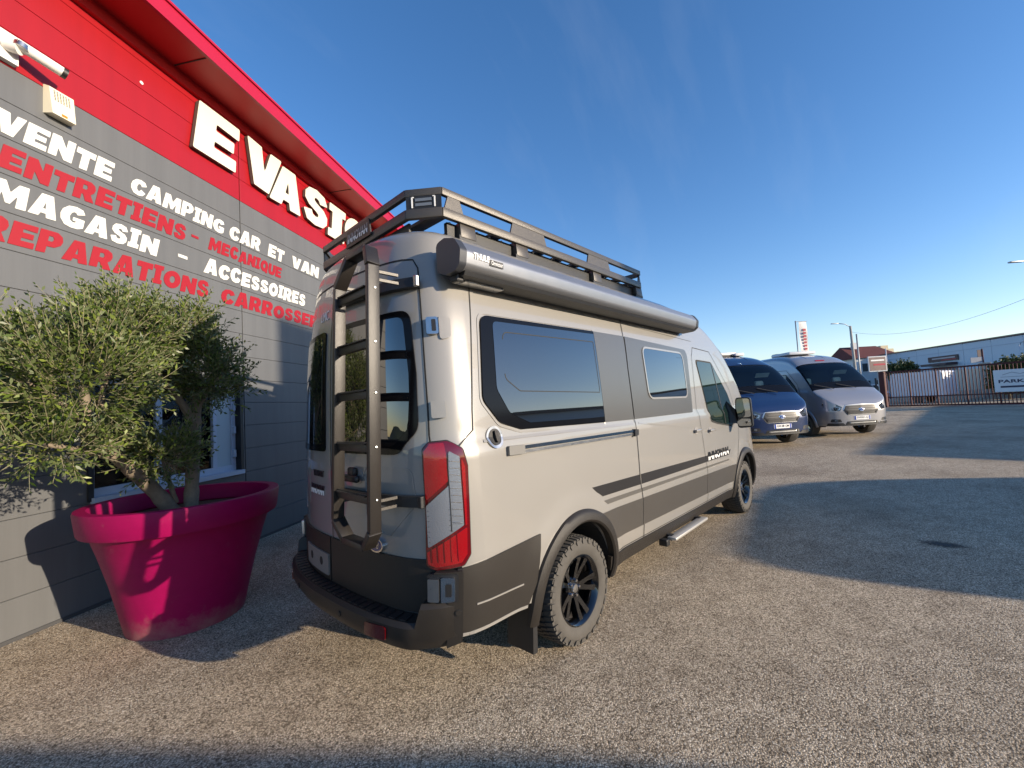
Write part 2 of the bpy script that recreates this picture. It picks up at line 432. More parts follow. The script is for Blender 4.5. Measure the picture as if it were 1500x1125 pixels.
def split_text(name,body,fn,top,low,parent,depth,at,**kw):
    """one word, its upper part in one colour and its lower part in another"""
    V,F=text_data(body,**kw)
    for mat_,keep in ((top,1),(low,-1)):
        bm=bmesh.new(); vs=[bm.verts.new(v) for v in V]
        for f in F:
            try: bm.faces.new([vs[i] for i in f])
            except ValueError: pass
        bmesh.ops.bisect_plane(bm,geom=bm.verts[:]+bm.edges[:]+bm.faces[:],plane_co=(0,at+.03*keep,0),plane_no=(0,-keep,0),clear_outer=True)
        for v in bm.verts: v.co=Vector(fn(v.co.x,v.co.y,v.co.z*depth))
        bmesh.ops.recalc_face_normals(bm,faces=bm.faces); bm_obj(name,bm,mat_,parent)
def on_body(t0,t1,z0,z1,off,z0b=None,z1b=None):
    z0b=z0 if z0b is None else z0b; z1b=z1 if z1b is None else z1b
    return lambda u,v,w: body_pt(t0+(t1-t0)*u,(z0+(z1-z0)*v)*(1-u)+(z0b+(z1b-z0b)*v)*u,off+w)
# --- wheel, built once and shared
def wheel_meshes():
    out={}
    tmp=[]
    w=.12 # half width
    prof=[(.215,-w+.02),(.235,-w),(.29,-w-.008),(.318,-w+.004),(.333,-w+.02),(.335,-.05),(.335,.05),(.333,w-.02),(.318,w-.004),(.29,w+.008),(.235,w),(.215,w-.02)]
    mb=MB().lathe(prof,n=72,axis='Y')
    tmp.append(('tyre',mb,RUBBER,True,50))
    mb=MB()
    nl=58
    for k in range(nl):
        a=2*math.pi*k/nl
        for (y0,y1,sh,r0,r1) in ((-.119,-.066,0,.324,.3445),(-.060,-.012,.4,.331,.346),(-.006,.052,.1,.331,.346),(.060,.119,.5,.324,.3445)):
            a0=a+sh*2*math.pi/nl; da=2*math.pi/nl*.36
            vs=[]
            for rr in (r0-.006,r1):
                for yy,ta in ((y0,-.35),(y1,.35)):
                    rr2=rr-(.008 if abs(yy)>.11 and rr==r1 else 0)
                    for s in (-1,1): 
                        aa=a0+s*da*(.82 if rr==r1 else 1)+ta*da; vs.append((rr2*math.cos(aa),yy,rr2*math.sin(aa)))
            mb.add(vs,[(0,1,3,2),(4,6,7,5),(0,4,5,1),(2,3,7,6),(0,2,6,4),(1,5,7,3)])
        for sd_ in (-1,1):   # side biters on the shoulder
            if k%2==0:
                a0=a+(.2 if sd_>0 else 0); da=2*math.pi/nl*.5; vs=[]
                for rr,yy in ((.300,.1255),(.327,.1195)):
                    for dy in (-.012,.005):
                        for s in (-1,1): aa=a0+s*da; vs.append((rr*math.cos(aa),sd_*(yy+dy),rr*math.sin(aa)))
                mb.add(vs,[(0,1,3,2),(4,6,7,5),(0,4,5,1),(2,3,7,6),(0,2,6,4),(1,5,7,3)])
    tmp.append(('tread',mb,RUBBER,False,None))
    # rim, outer face towards -y
    prof=[(.222,.09),(.205,.07),(.196,.0),(.196,-.07),(.208,-.098),(.222,-.106),(.226,-.114),(.218,-.116),(.205,-.104),(.190,-.06),(.188,.07)]
    tmp.append(('rim',MB().lathe(prof,n=64,axis='Y'),RIM,True,40))
    mb=MB().lathe([(0,-.055),(.062,-.058),(.075,-.045),(.08,.0),(.0,.0)],n=32,axis='Y')
    for k in range(5):
        for d in (-.21,.21):
            a=2*math.pi*k/5+.3+d; ro=.205; ri=.055; wdt=.027
            ca,sa=math.cos(a),math.sin(a); a2=a-d*.55; cb,sb=math.cos(a2),math.sin(a2)
            vs=[]
            for (c_,s_,rr,yf,yb_,ww) in ((cb,sb,ri,-.060,-.02,wdt*1.1),(ca,sa,.14,-.078,-.035,wdt*.9),(ca,sa,ro,-.098,-.05,wdt*1.15)):
                for yy,wk in ((yf,.62),(yb_,1.0)):
                    for s in (-1,1): vs.append((rr*c_-s*ww*wk*s_,yy,rr*s_+s*ww*wk*c_))
            fs=[]
            for i in (0,4):
                fs+= [(i,i+1,i+5,i+4),(i+2,i+6,i+7,i+3),(i,i+4,i+6,i+2),(i+1,i+3,i+7,i+5)]
            fs+= [(0,2,3,1),(8,9,11,10)]
            mb.add(vs,fs)
    tmp.append(('spokes',mb,RIM,True,30))
    mb=MB().lathe([(0,.03),(.185,.03),(.185,.036),(0,.036)],n=40,axis='Y')
    tmp.append(('brake_disc',mb,pmat('brake_steel',(.16,.15,.15),.45,metal=.8),False,None))
    for nme,mb,mt,sm,au in tmp:
        o=mb.build(nme,mt,None,smooth=sm,auto=au); me=o.data; bpy.data.objects.remove(o); out[nme]=me
    o=MB().lathe([(0,-.075),(.026,-.073),(.030,-.066),(.032,-.05)],n=20,axis='Y').build('hub_cap',STEEL,None,True,40); out['hub_cap']=o.data; bpy.data.objects.remove(o)
    o=MB().lathe([(0,-.078),(.0085,-.077),(.011,-.070),(.011,-.05)],n=6,axis='Y').build('wheel_nut',CHROME,None); out['wheel_nut']=o.data; bpy.data.objects.remove(o)
    return out
WH=wheel_meshes()
def make_wheel(parent,x,side,detail=True,spin=0.):
    """thing > wheel > tyre, rim ...; the wheel itself is the tyre mesh"""
    y=side*.895
    w=bpy.data.objects.new('wheel',WH['tyre']); link(w,parent); w.location=(x,y,WR); w.rotation_euler=(0,spin,0 if side<0 else math.pi)
    for k in ('tread','rim','spokes','hub_cap','brake_disc'):
        if not detail and k in('hub_cap','brake_disc'): continue
        link(bpy.data.objects.new(k,WH[k]),w)
    if detail:
        for i in range(5):
            a=2*math.pi*i/5+.3; o=link(bpy.data.objects.new('wheel_nut',WH['wheel_nut']),w); o.location=(.05*math.cos(a),.004,.05*math.sin(a))
    return w
def arch_flare(parent,ax,side,mat=CLAD,rear=True):
    V=[];F=[];N=44
    prof=[(.425,-.03),(.425,.022),(.438,.034),(.475,.032),(.500,.018),(.508,-.005)]
    for i in range(N+1):
        a=R(-14)+(R(194)-R(-14))*i/N
        for r_,off in prof:
            sx_=1.0; px=ax+r_*math.cos(a)*sx_; pz=.37+r_*math.sin(a)
            if pz<.30: pz=.30
            p=body_pt(t_of_x(px),pz,off)
            V.append((p[0],p[1]*(1 if side<0 else -1),p[2]))
    k=len(prof)
    for i in range(N):
        for j in range(k-1): F.append((i*k+j,(i+1)*k+j,(i+1)*k+j+1,i*k+j+1))
    F.append(tuple(range(k))); F.append(tuple(N*k+j for j in range(k))[::-1])
    o=mesh('wheel_arch',V,F,mat,parent,True,40); bm=bmesh.new(); bm.from_mesh(o.data); bmesh.ops.recalc_face_normals(bm,faces=bm.faces); bm.to_mesh(o.data); bm.free(); return o
def wheel_wells(parent):
    for ax in (AXR,AXF):
        for s in (-1,1):
            V=[];F=[];N=28
            for i in range(N+1):
                a=R(-12)+R(204)*i/N
                for y in (.66,.985): V.append((ax+.424*math.cos(a),s*y,.37+.424*math.sin(a)))
                V.append((ax,s*.66,.37))
            for i in range(N):
                F.append((i*3,i*3+1,i*3+4,i*3+3)); F.append((i*3,i*3+3,i*3+2))
            mesh('wheel_well',V,F,WELL,parent)
# ------------------------------------------------------------------ vans
SEATM=pmat('cream_seat',(.72,.66,.50),.7); CABDARK=pmat('cab_trim',(.05,.05,.052),.7)
WSCREEN=glass_mat('windscreen_glass',(.80,.86,.84),1.5)
LAMPG=pmat('headlamp_glass',(.20,.22,.25),.06,metal=.7,coat=1); LAMPK=pmat('headlamp_black',(.012,.012,.014),.1,coat=1); GRILLE=pmat('grille_black',(.01,.01,.011),.35)
PLATE=pmat('number_plate_white',(.78,.78,.76),.4); PLATEB=pmat('number_plate_blue',(.01,.05,.32),.4); OVAL=pmat('emblem_blue',(.008,.03,.16),.2,coat=1)
def front_pt(y,z,off=0.):
    s=min(1,abs(y)/half_width(z)); x=smooth_tab(s,FS,FX); x+=front_lean(z)*max(0,(x-5.3)/.87)
    e=.01; s2=min(1,(abs(y)+e)/half_width(z)); x2=smooth_tab(s2,FS,FX); k=(x2-x)/e
    nx,ny=1/math.hypot(1,k),-k/math.hypot(1,k)
    return (x+nx*off,y+(ny*off if y>=0 else -ny*off),z)
def front_patch(name,outline,mat,parent,off=.006,thick=.008):
    return patch(name,outline,mat,parent,off,thick,cut_z=.2,cut_t=.05,mapper=lambda a,b,o:front_pt(a,b,o))
def oval_pts(c,a,b,n=24): return [(c[0]+a*math.cos(2*math.pi*i/n),c[1]+b*math.sin(2*math.pi*i/n)) for i in range(n)]
def van_common(root,paint,trim,rim_detail=True):
    b=bpy.data.objects.new('body',BODY); link(b,root)
    b.material_slots[0].link='OBJECT'; b.material_slots[0].material=paint
    wheel_wells(root)
    for ax in (AXR,AXF):
        for s in (-1,1): make_wheel(root,ax,s,rim_detail,spin=.35 if ax==AXR else 1.1)
    # windscreen
    V=[];F=[]; xs=[q for q in STATIONS if 4.8<=q[0]<=5.67]; K=None
    for x,sc in xs:
        sec=[q for q in section(x,sc)[NS:]]; row=[(a,-y,z) for a,y,z in sec]+[(a,y,z) for a,y,z in sec[:-1][::-1]]; K=len(row); V+=[(a,y*1.0,z+.004) for a,y,z in row]
    for i in range(len(xs)-1):
        for j in range(K-1): F.append((i*K+j,(i+1)*K+j,(i+1)*K+j+1,i*K+j+1))
    nr=len(xs)-1; edge=[];mid=[]
    for i in range(nr):
        for j in range(K-1): (edge if (i<1 or i>=nr-1 or j<2 or j>=K-3) else mid).append(F[i*(K-1)+j])
    ws=mesh('windscreen',V,mid,WSCREEN,root,True); mesh('windscreen_border',V,edge,GLASSB,ws,True)
    # cab interior
    MB().box((5.45,0,1.12),(.34,1.7,.22),bevel=.05).build('dashboard',CABDARK,root,True,40)
    MB().box((4.0,0,1.35),(.03,1.72,1.6)).build('bulkhead',CABDARK,root)
    for y in (-.5,.5):
        s=MB().box((4.80,y,1.25),(.16,.5,.72),Matrix.Rotation(R(-12),3,'Y'),bevel=.06).build('seat',SEATM,root,True,40)
        MB().box((4.70,y,1.72),(.11,.27,.22),bevel=.05).build('headrest',SEATM,s,True,40)
    MB().box((4.98,.42,1.98),(.015,.42,.14),Matrix.Rotation(R(35),3,'Y')).build('sun_visor',SEATM,root)
    MB().lathe([(.165,-.012),(.185,-.012),(.19,0),(.185,.012),(.165,.012)],n=24,axis='X',close=True,origin=(5.2,.5,1.27)).build('steering_wheel',CABDARK,root,True)
    # cab door glass on both sides
    win=round_poly([(tx(3.86),2.0),(tx(4.36),1.99),(tx(4.78),1.60),(tx(5.0),1.25),(tx(4.72),1.205),(tx(4.2),1.27),(tx(4.0),1.31)],[.05,.08,.05,.05,.06,.1,.07])
    for mir in (False,True):
        patch('cab_window_seal',round_poly([(tx(3.84),2.02),(tx(4.37),2.01),(tx(4.80),1.61),(tx(5.03),1.235),(tx(4.72),1.185),(tx(4.2),1.25),(tx(3.985),1.29)],[.05,.08,.05,.05,.06,.1,.07]),SEAM,root,.002,.004,mirror=mir)
        g=patch('cab_window',win,GLASSCAB,root,.006,.005,mirror=mir)
        ribbon('window_bar',[(tx(4.36),1.985),(tx(4.5),1.24)],.025,BLACKP,g,.008,.004,mirror=mir)
    # mirrors
    for s in (-1,1):
        yc=s*1.185
        poly=round_poly([(-.092,-.19),(.075,-.205),(.10,.0),(.085,.185),(-.085,.18)],.04)
        a=MB().prism([(p[0]*s*-1,p[1]) for p in poly],0,.05,lambda u,v,w:(4.70+w,yc+u,1.365+v))
        hs=a.build('mirror_housing',BLACKP,root,True,35)
        MB().prism([(p[0]*s*-.97,p[1]*.97) for p in poly],.05,.13,lambda u,v,w:(4.70+w,yc+u*(1-.6*(w-.05)/.08*.5),1.365+v*(1-.25*(w-.05)/.08))).build('mirror_shell',paint,hs,True,45)
        MB().prism([(p[0]*s*-.86,p[1]*.62+.055) for p in poly],-.004,.006,lambda u,v,w:(4.70+w,yc+u,1.365+v)).build('mirror_glass',CHROME if False else pmat('mirror_glass',(.35,.37,.38),.02,metal=1),hs)
        MB().prism([(p[0]*s*-.82,p[1]*.24-.128) for p in poly],-.004,.006,lambda u,v,w:(4.70+w,yc+u,1.365+v)).build('blind_spot_glass',pmat('mirror_glass',(.35,.37,.38),.02,metal=1),hs)
        MB().add([(4.66,s*.985,1.24),(4.86,s*.985,1.24),(4.98,s*.985,1.25),(4.70,s*.985,1.52),(4.70,s*1.11,1.22),(4.80,s*1.11,1.22),(4.80,s*1.11,1.36),(4.70,s*1.11,1.38)],[(0,1,2,3),(4,7,6,5),(0,4,5,1),(1,5,6,2),(2,6,7,3),(3,7,4,0)]).build('mirror_arm',BLACKP,hs)
    # front end
    gr=front_patch('grille',round_poly([(-.56,.80),(-.44,.645),(.44,.645),(.56,.80),(.48,.945),(-.48,.945)],.04),pmat('grille_frame',(.35,.35,.36),.25,metal=1),root,.012)
    front_patch('grille_opening',round_poly([(-.535,.80),(-.425,.665),(.425,.665),(.535,.80),(.462,.928),(-.462,.928)],.035),GRILLE,gr,.016)
    for k,z in enumerate((.74,.80,.86)):
        w=.44+.06*(1-abs(z-.80)/.06)
        front_patch('grille_bar',[(-w,z-.010),(w,z-.010),(w,z+.010),(-w,z+.010)],pmat('grille_bar',(.05,.05,.053),.4,metal=.6),gr,.03,.014)
    e=front_patch('emblem',oval_pts((0,.80),.12,.05),CHROME,gr,.042,.02); front_patch('emblem_field',oval_pts((0,.80),.108,.042),OVAL,e,.045)
    for s in (-1,1):
        hl=front_patch('headlight',round_poly([(s*.56,.885),(s*.64,.77),(s*.88,.81),(s*.965,.95),(s*.95,1.07),(s*.72,.985)],.02),LAMPK,root,.010)
        front_patch('headlight_bezel',round_poly([(s*.60,.87),(s*.65,.80),(s*.82,.83),(s*.88,.93),(s*.72,.91)],.02),LAMPG,hl,.013,.004)
        front_patch('headlight_lens',oval_pts((s*.70,.855),.045,.035,16),LAMPK,hl,.018,.006)
        front_patch('fog_lamp_recess',round_poly([(s*.60,.44),(s*.86,.45),(s*.84,.54),(s*.64,.53)],.02),BLACKP,root,.008)
        front_patch('fog_lamp',oval_pts((s*.74,.49),.035,.03,14),LAMPG,root,.013,.006)
    front_patch('lower_grille',round_poly([(-.52,.36),(.52,.36),(.46,.46),(-.46,.46)],.02),GRILLE,root,.010)
    front_patch('front_lip',round_poly([(-.90,.335),(.90,.335),(.90,.42),(.60,.42),(.54,.365),(-.54,.365),(-.60,.42),(-.90,.42)],.01),BLACKP,root,.03,.03)
    front_patch('skid_bar',round_poly([(-.4,.40),(.4,.40),(.4,.43),(-.4,.43)],.01),STEEL,root,.02,.01)
    ribbon('bonnet_seam',[(tx(5.02),1.20),(tx(5.28),1.13)],.008,SEAM,root,.002)
def number_plate_front(root,txt):
    p=front_patch('number_plate',[(-.26,.50),(.26,.50),(.26,.61),(-.26,.61)],PLATE,root,.02,.012)
    front_patch('plate_band',[(-.26,.501),(-.215,.501),(-.215,.609),(-.26,.609)],PLATEB,p,.0225,.002)
    front_patch('plate_band',[(.215,.501),(.26,.501),(.26,.609),(.215,.609)],PLATEB,p,.0225,.002)
    text('plate_text',txt,lambda u,v,w:front_pt(-(-.19+.38*u)*-1 if False else (-.19+.38*u),.52+.07*v,.0225+w),BLACKL,p,.002,offset=.01)
# ================================================================== the camper van in the middle
VAN=empty('camper_van',label='light grey beige camper van with roof rack, rear ladder and side awning in the middle',cat='van')
van_common(VAN,PAINT,CLAD)
for s in (-1,1):
    arch_flare(VAN,AXR,s); arch_flare(VAN,AXF,s)
T=tx
# side glazing
g1=patch('rear_side_window',round_poly([(T(.47),2.135),(T(1.70),2.15),(T(1.675),1.435),(T(.72),1.455),(T(.545),1.505),(T(.425),1.64)],[.07,0,0,.05,.09,.08]),GLASSB,VAN,.010,.010)
patch('window_pane',round_poly([(T(.565),2.105),(T(1.695),2.125),(T(1.672),1.475),(T(.80),1.49),(T(.63),1.555),(T(.54),1.70)],[.04,0,0,.05,.09,.08]),GLASSD,g1,.0125,.003)
inner=round_poly([(T(.64),2.045),(T(1.665),2.06),(T(1.655),1.665),(T(.74),1.685),(T(.62),1.76)],[.05,.01,.01,.06,.05])
ribbon('pane_groove',inner[:14],.006,SEAM,g1,.0135); ribbon('pane_groove',inner[14:],.006,SEAM,g1,.0135)
ribbon('window_trim',round_poly([(T(.455),2.15),(T(1.70),2.165),(T(1.675),1.42),(T(.715),1.44),(T(.535),1.492),(T(.41),1.635)],[.07,0,0,.05,.09,.08]),.012,PAINT,g1,.004,.004,closed=True)
patch('window_infill_panel',[(T(1.706),2.15),(T(2.186),2.152),(T(2.160),1.865),(T(2.139),1.43),(T(1.681),1.436)],PANELGREY,VAN,.009,.009)
p2=patch('sliding_door_panel',round_poly([(T(2.211),2.152),(T(3.56),2.115),(T(3.60),2.06),(T(3.485),1.424),(T(2.158),1.43),(T(2.177),1.865)],[0,.06,.06,.02,0,0]),PANELGREY,VAN,.009,.009)
w2=round_poly([(T(2.50),2.075),(T(3.45),2.068),(T(3.40),1.590),(T(2.485),1.597)],.085)
ribbon('window_frame',w2,.018,PAINT,p2,.0155,.010,closed=True)
patch('door_window',w2,GLASSD,p2,.013,.004)
# seams
seams=[[(T(2.225),2.36),(T(2.165),1.865),(T(2.146),1.40),(T(2.13),.943),(T(2.15),.713),(T(2.17),.56),(T(2.18),.38)],
 [(T(.43),2.40),(T(.345),1.59),(T(.338),1.48),(T(.227),1.395)],
 [(T(3.84),2.16),(T(3.75),2.05),(T(3.62),1.45),(T(3.665),1.1),(T(3.70),.84),(T(3.735),.55),(T(3.74),.42)],
 [(T(3.84),2.16),(T(4.38),2.14),(T(4.90),1.66),(T(5.06),1.30),(T(4.98),1.0),(T(4.86),.86),(T(4.74),.70),(T(4.64),.46)]]
for i,s in enumerate(seams): ribbon('panel_seam',s,.009 if i==0 else .0065,SEAM,VAN,.0035)
ribbon('panel_seam',[(T(.45),2.27),(T(2.2),2.275),(T(3.85),2.235)],.004,SEAM,VAN,.002)
ribbon('sill_seam',[(T(1.65),.46),(T(4.62),.42)],.006,SEAM,VAN,.002)
for mir in (True,):
    for s in seams[1:]: ribbon('panel_seam',s,.0065,SEAM,VAN,.004,mirror=mir)
# belt crease: a raised swage along the side
ribbon('belt_swage',[(T(.40),1.415),(T(2.10),1.395)],.016,PAINT,VAN,.004,.006)
ribbon('belt_swage',[(T(2.2),1.395),(T(4.6),1.14)],.012,PAINT,VAN,.002,.004)
# sliding door rail
rl=patch('door_rail',[(T(.70),1.312),(T(2.09),1.297),(T(2.09),1.345),(T(.70),1.362)],PAINT,VAN,.006,.006)
ribbon('rail_track',[(T(.69),1.352),(T(2.10),1.336)],.020,CHROME,rl,.020,.016)
ribbon('rail_track',[(T(.69),1.326),(T(2.09),1.311)],.016,STEEL,rl,.014,.012)
patch('rail_end_cap',round_poly([(T(.565),1.318),(T(.70),1.314),(T(.70),1.366),(T(.565),1.37)],.006),pmat('grey_plastic',(.16,.155,.145),.5),rl,.022,.022)
patch('rail_stop',round_poly([(T(2.06),1.29),(T(2.125),1.30),(T(2.13),1.345),(T(2.07),1.352)],.006),BLACKP,rl,.03,.03)
# filler cap
fc=patch('fuel_filler',oval_pts((T(.485),1.43),.062,.062,28),STEEL,VAN,.010,.010)
patch('filler_recess',oval_pts((T(.485),1.43),.047,.047,24),BLACKP,fc,.0125,.004)
patch('filler_key',round_poly([(T(.475),1.395),(T(.495),1.395),(T(.497),1.465),(T(.473),1.465)],.006),CLAD,fc,.028,.016)
# stripes, vinyl on the paint
seam_gap=.004
def striped(name,poly,mat,off=.0025):
    def cutx(poly,x0,x1):
        bm=bmesh.new(); bm.faces.new([bm.verts.new((a,b,0)) for a,b in poly])
        for xx,s in ((x0,1),(x1,-1)): bmesh.ops.bisect_plane(bm,geom=bm.verts[:]+bm.edges[:]+bm.faces[:],plane_co=(xx,0,0),plane_no=(-s,0,0),clear_outer=True)
        r=None
        if bm.faces: bm.faces.ensure_lookup_table(); r=[(v.co.x,v.co.y) for v in bm.faces[0].verts]
        bm.free(); return r
    for a,b in ((0,2.138),(2.150,3.695),(3.703,9)):
        q=cutx(poly,a,b)
        if q: patch(name,[(T(u),v) for u,v in q],mat,VAN,off,.002)
striped('side_stripe',[(1.40,.990),(1.455,.948),(1.53,.905),(2.13,.890),(4.50,.850),(4.60,.905),(4.3,.915)],VINYL_BLACK)
striped('thin_stripe',[(1.535,.872),(1.585,.838),(4.47,.785),(4.50,.80)],VINYL_MID)
striped('lower_stripe',[(1.462,.795),(4.74,.705),(4.66,.50),(1.612,.563)],VINYL_GREY,.0045)
# maker's lettering on the front door: split black over white
split_text('door_lettering','INNOVAN',on_body(T(3.765),T(4.50),.872,.965,.0048,.862,.955),BLACKL,WHITEL,VAN,.0015,.46,shear=.15,offset=.03)
# door handles
for x,z in ((3.50,1.225),(3.93,1.195)):
    h=patch('door_handle_cup',oval_pts((T(x),z),.062,.038,20),pmat('handle_cup_paint',(.30,.285,.27),.4,coat=1),VAN,.004,.004)  # cup in its own even beige tone
    c=body_pt(T(x),z,.03); MB().box(c,(.17,.022,.032),bevel=.009).build('door_handle',PAINT,h,True,50)
# lower cladding
patch('quarter_cladding',round_poly([(1.015,.795),(T(.79),.825),(T(.735),.56),(T(.66),.44),(1.0,.452)],[0,0,.05,.03,.02]),CLAD,VAN,.014,.016)
patch('quarter_cladding',round_poly([(1.015,.795),(T(.79),.825),(T(.735),.56),(T(.66),.44),(1.0,.452)],[0,0,.05,.03,.02]),CLAD,VAN,.014,.016,mirror=True)
ribbon('cladding_groove',[(T(.285),.60),(T(.63),.585)],.008,PAINT,VAN,.0175,.004)
ribbon('cladding_lip',[(1.02,.462),(T(.66),.45)],.016,PAINT,VAN,.016,.006)
for mir in (False,True):
    patch('side_sill',[(T(1.62),.345),(T(4.72),.30),(T(4.70),.405),(T(1.60),.45)],CLAD,VAN,.012,.03,mirror=mir)
MB().prism(round_poly([(-.02,0),(.02,0),(.025,.30),(-.01,.30)],.008),-.99,-.78,lambda u,v,w:(AXR-.455+u-.10*(.3-v)*.4,w,.135+v)).build('mud_flap',BLACKP,VAN,True,40)
MB().prism(round_poly([(-.02,0),(.02,0),(.025,.30),(-.01,.30)],.008),.78,.99,lambda u,v,w:(AXR-.455+u-.10*(.3-v)*.4,w,.135+v)).build('mud_flap',BLACKP,VAN,True,40)
st=MB().box((3.03,-1.045,.318),(.83,.085,.028),bevel=.008).build('side_step',pmat('step_alu',(.62,.60,.56),.35,metal=.6),VAN,True,40)
for x in (2.68,3.38): MB().bar((x,-.80,.33),(x,-1.03,.312),.05,.05).build('step_bracket',BLACKP,st)
MB().box((2.58,-.99,.29),(.07,.08,.06),bevel=.01).build('step_motor',BLACKP,st)
# underbody so no light leaks through
MB().box((2.9,0,.39),(3.0,1.5,.10)).box((1.2,0,.36),(.10,1.6,.10)).box((5.1,0,.36),(.1,1.6,.1)).build('chassis',WELL,VAN)
MB().tube([(1.6,-.35,.33),(.9,-.42,.34),(.55,-.42,.34)],.035,10).build('exhaust',pmat('exhaust_steel',(.2,.17,.15),.5,metal=.8),VAN,True)
# ---- tail
zt=2.462
for sg in (1,-1):
    ribbon('door_seam',[(.012*sg,.60),(.012*sg,zt)] if sg==1 else [(.0,.60),(.0,zt)],.007,SEAM,VAN,.003) if sg==1 else None
    ribbon('door_seam',[(.0,zt)]+[(sg*q,zt+.012*math.cos(q*1.6)-.012) for q in (.2,.4,.6,.8)]+[(sg*.875,2.445),(sg*.905,2.39),(sg*.907,1.6),(sg*.90,1.2),(sg*.90,.62)],.009,SEAM,VAN,.003)
    win=round_poly([(sg*.065,2.155),(sg*.835,2.15),(sg*.855,1.80),(sg*.845,1.50),(sg*.70,1.372),(sg*.065,1.372)],[.04,.07,.05,.10,.10,.03])
    if sg<0: win=win[::-1]
    g=patch('rear_window',win,GLASSB,VAN,.009,.009,cut_t=.05)
    w_in=round_poly([(sg*.115,2.12),(sg*.79,2.115),(sg*.81,1.80),(sg*.80,1.52),(sg*.68,1.415),(sg*.115,1.415)],[.03,.05,.05,.09,.09,.03])
    if sg<0: w_in=w_in[::-1]
    patch('rear_pane',w_in,GLASSD,g,.0105,.002,cut_t=.05)
    # pressed panel below and above the window
    ribbon('door_swage',round_poly([(sg*.40,1.30),(sg*.78,1.30),(sg*.80,1.12),(sg*.60,.93),(sg*.44,1.0)],.05),.010,PAINT,VAN,.003,.004,closed=True)
    lowp=[(sg*.008,.842),(sg*.30,.842),(sg*.60,.842),(sg*.893,.842),(sg*.893,.575),(sg*.008,.575)]
    if sg<0: lowp=lowp[::-1]
    patch('lower_door_panel',lowp,CLAD,VAN,.014,.014,cut_t=.05)
    # hinges
    for z in (2.045,1.60):
        hb=patch('door_hinge',round_poly([(sg*.93,z-.045),(sg*1.0,z-.045),(sg*1.0,z+.045),(sg*.93,z+.045)][::sg],.012),PAINT,VAN,.022,.022) if z<2 else patch('door_hinge',round_poly([(sg*.935,z-.045),(sg*.995,z-.045),(sg*.995,z+.048),(sg*.935,z+.048)][::sg],.012),STEEL,VAN,.026,.026)
        if z>2: patch('hinge_slot',round_poly([(sg*.962,z-.03),(sg*.984,z-.03),(sg*.984,z+.034),(sg*.962,z+.034)][::sg],.006),BLACKP,hb,.028,.003)
        if z>2: patch('hinge_foot',round_poly([(sg*1.0,z-.075),(sg*1.06,z-.06),(sg*1.065,z+.05),(sg*1.0,z+.06)][::sg],.02),PAINT,hb,.010,.010)
    # tail lamp, red with a clear field
    outl=round_poly([(.858,1.39),(.905,1.43),(.995,1.435),(1.058,1.385),(1.078,1.30),(1.066,.86),(1.03,.812),(.90,.797),(.850,.815),(.862,1.1)],[.02,.02,.03,.03,.03,.03,.03,.02,.02,0])
    base=patch('tail_lamp',[(sg*a,b) for a,b in outl][::sg],REDDARK,VAN,.020,.022,cut_t=.03,cut_z=.05)
    patch('tail_lamp_surround',[(sg*(.962+(a-.962)*1.07),1.115+(b-1.115)*1.022) for a,b in outl][::sg],SEAM,base,.008,.008,cut_t=.03,cut_z=.05)
    def lens(nm,pl,mt,off): patch(nm,[(sg*a,b) for a,b in round_poly(pl,.008)][::sg],mt,base,off,.006,cut_t=.03,cut_z=.05)
    lens('clear_lens',[(.988,1.385),(1.038,1.355),(1.04,1.01),(.868,.905),(.868,1.115),(.905,1.145),(.984,1.215)],CLEARLENS,.025)
    lens('red_lens',[(.868,1.385),(.91,1.42),(.975,1.42),(.98,1.235),(.90,1.165),(.868,1.14)],REDLENS,.025)
    lens('red_lens',[(.862,.885),(1.03,.985),(1.055,1.0),(1.048,.865),(1.02,.828),(.90,.812),(.862,.825)],REDLENS,.025)
    lens('red_edge',[(1.046,1.35),(1.064,1.30),(1.056,1.01),(1.047,1.005)],REDLENS,.024)
    for k in range(10):
        z=1.335-.034*k
        ribbon('lens_rib',[(sg*.992,z),(sg*1.037,z-.008)],.004,CHROME,base,.027,.002)
    for k in range(7):
        z=1.09-.026*k; ribbon('lens_rib',[(sg*.873,z),(sg*.98,z+.004)],.002,SEAM,base,.0262,.001)
    ribbon('lens_divider',[(sg*.984,1.37),(sg*.984,.985)],.004,SEAM,base,.0265,.001)
    for k in range(5): ribbon('lens_divider',[(sg*(.885+.03*k),.905+.018*k),(sg*(.885+.03*k),.835)],.0025,REDDARK,base,.0265,.001)
    # lower hinge in the bumper corner
    patch('hinge_recess',round_poly([(sg*.868,.655),(sg*1.0,.655),(sg*1.0,.79),(sg*.868,.79)][::sg],.012),BLACKP,VAN,.055,.03)
    hh=patch('lower_hinge',round_poly([(sg*.878,.667),(sg*.926,.667),(sg*.926,.775),(sg*.878,.775)][::sg],.006),STEEL,VAN,.075,.03)
    patch('lower_hinge_plate',round_poly([(sg*.932,.66),(sg*.985,.665),(sg*.985,.775),(sg*.932,.78)][::sg],.008),CHROME,hh,.068,.02)
    patch('hinge_slot',round_poly([(sg*.948,.69),(sg*.972,.69),(sg*.972,.75),(sg*.948,.75)][::sg],.006),BLACKP,hh,.070,.004)
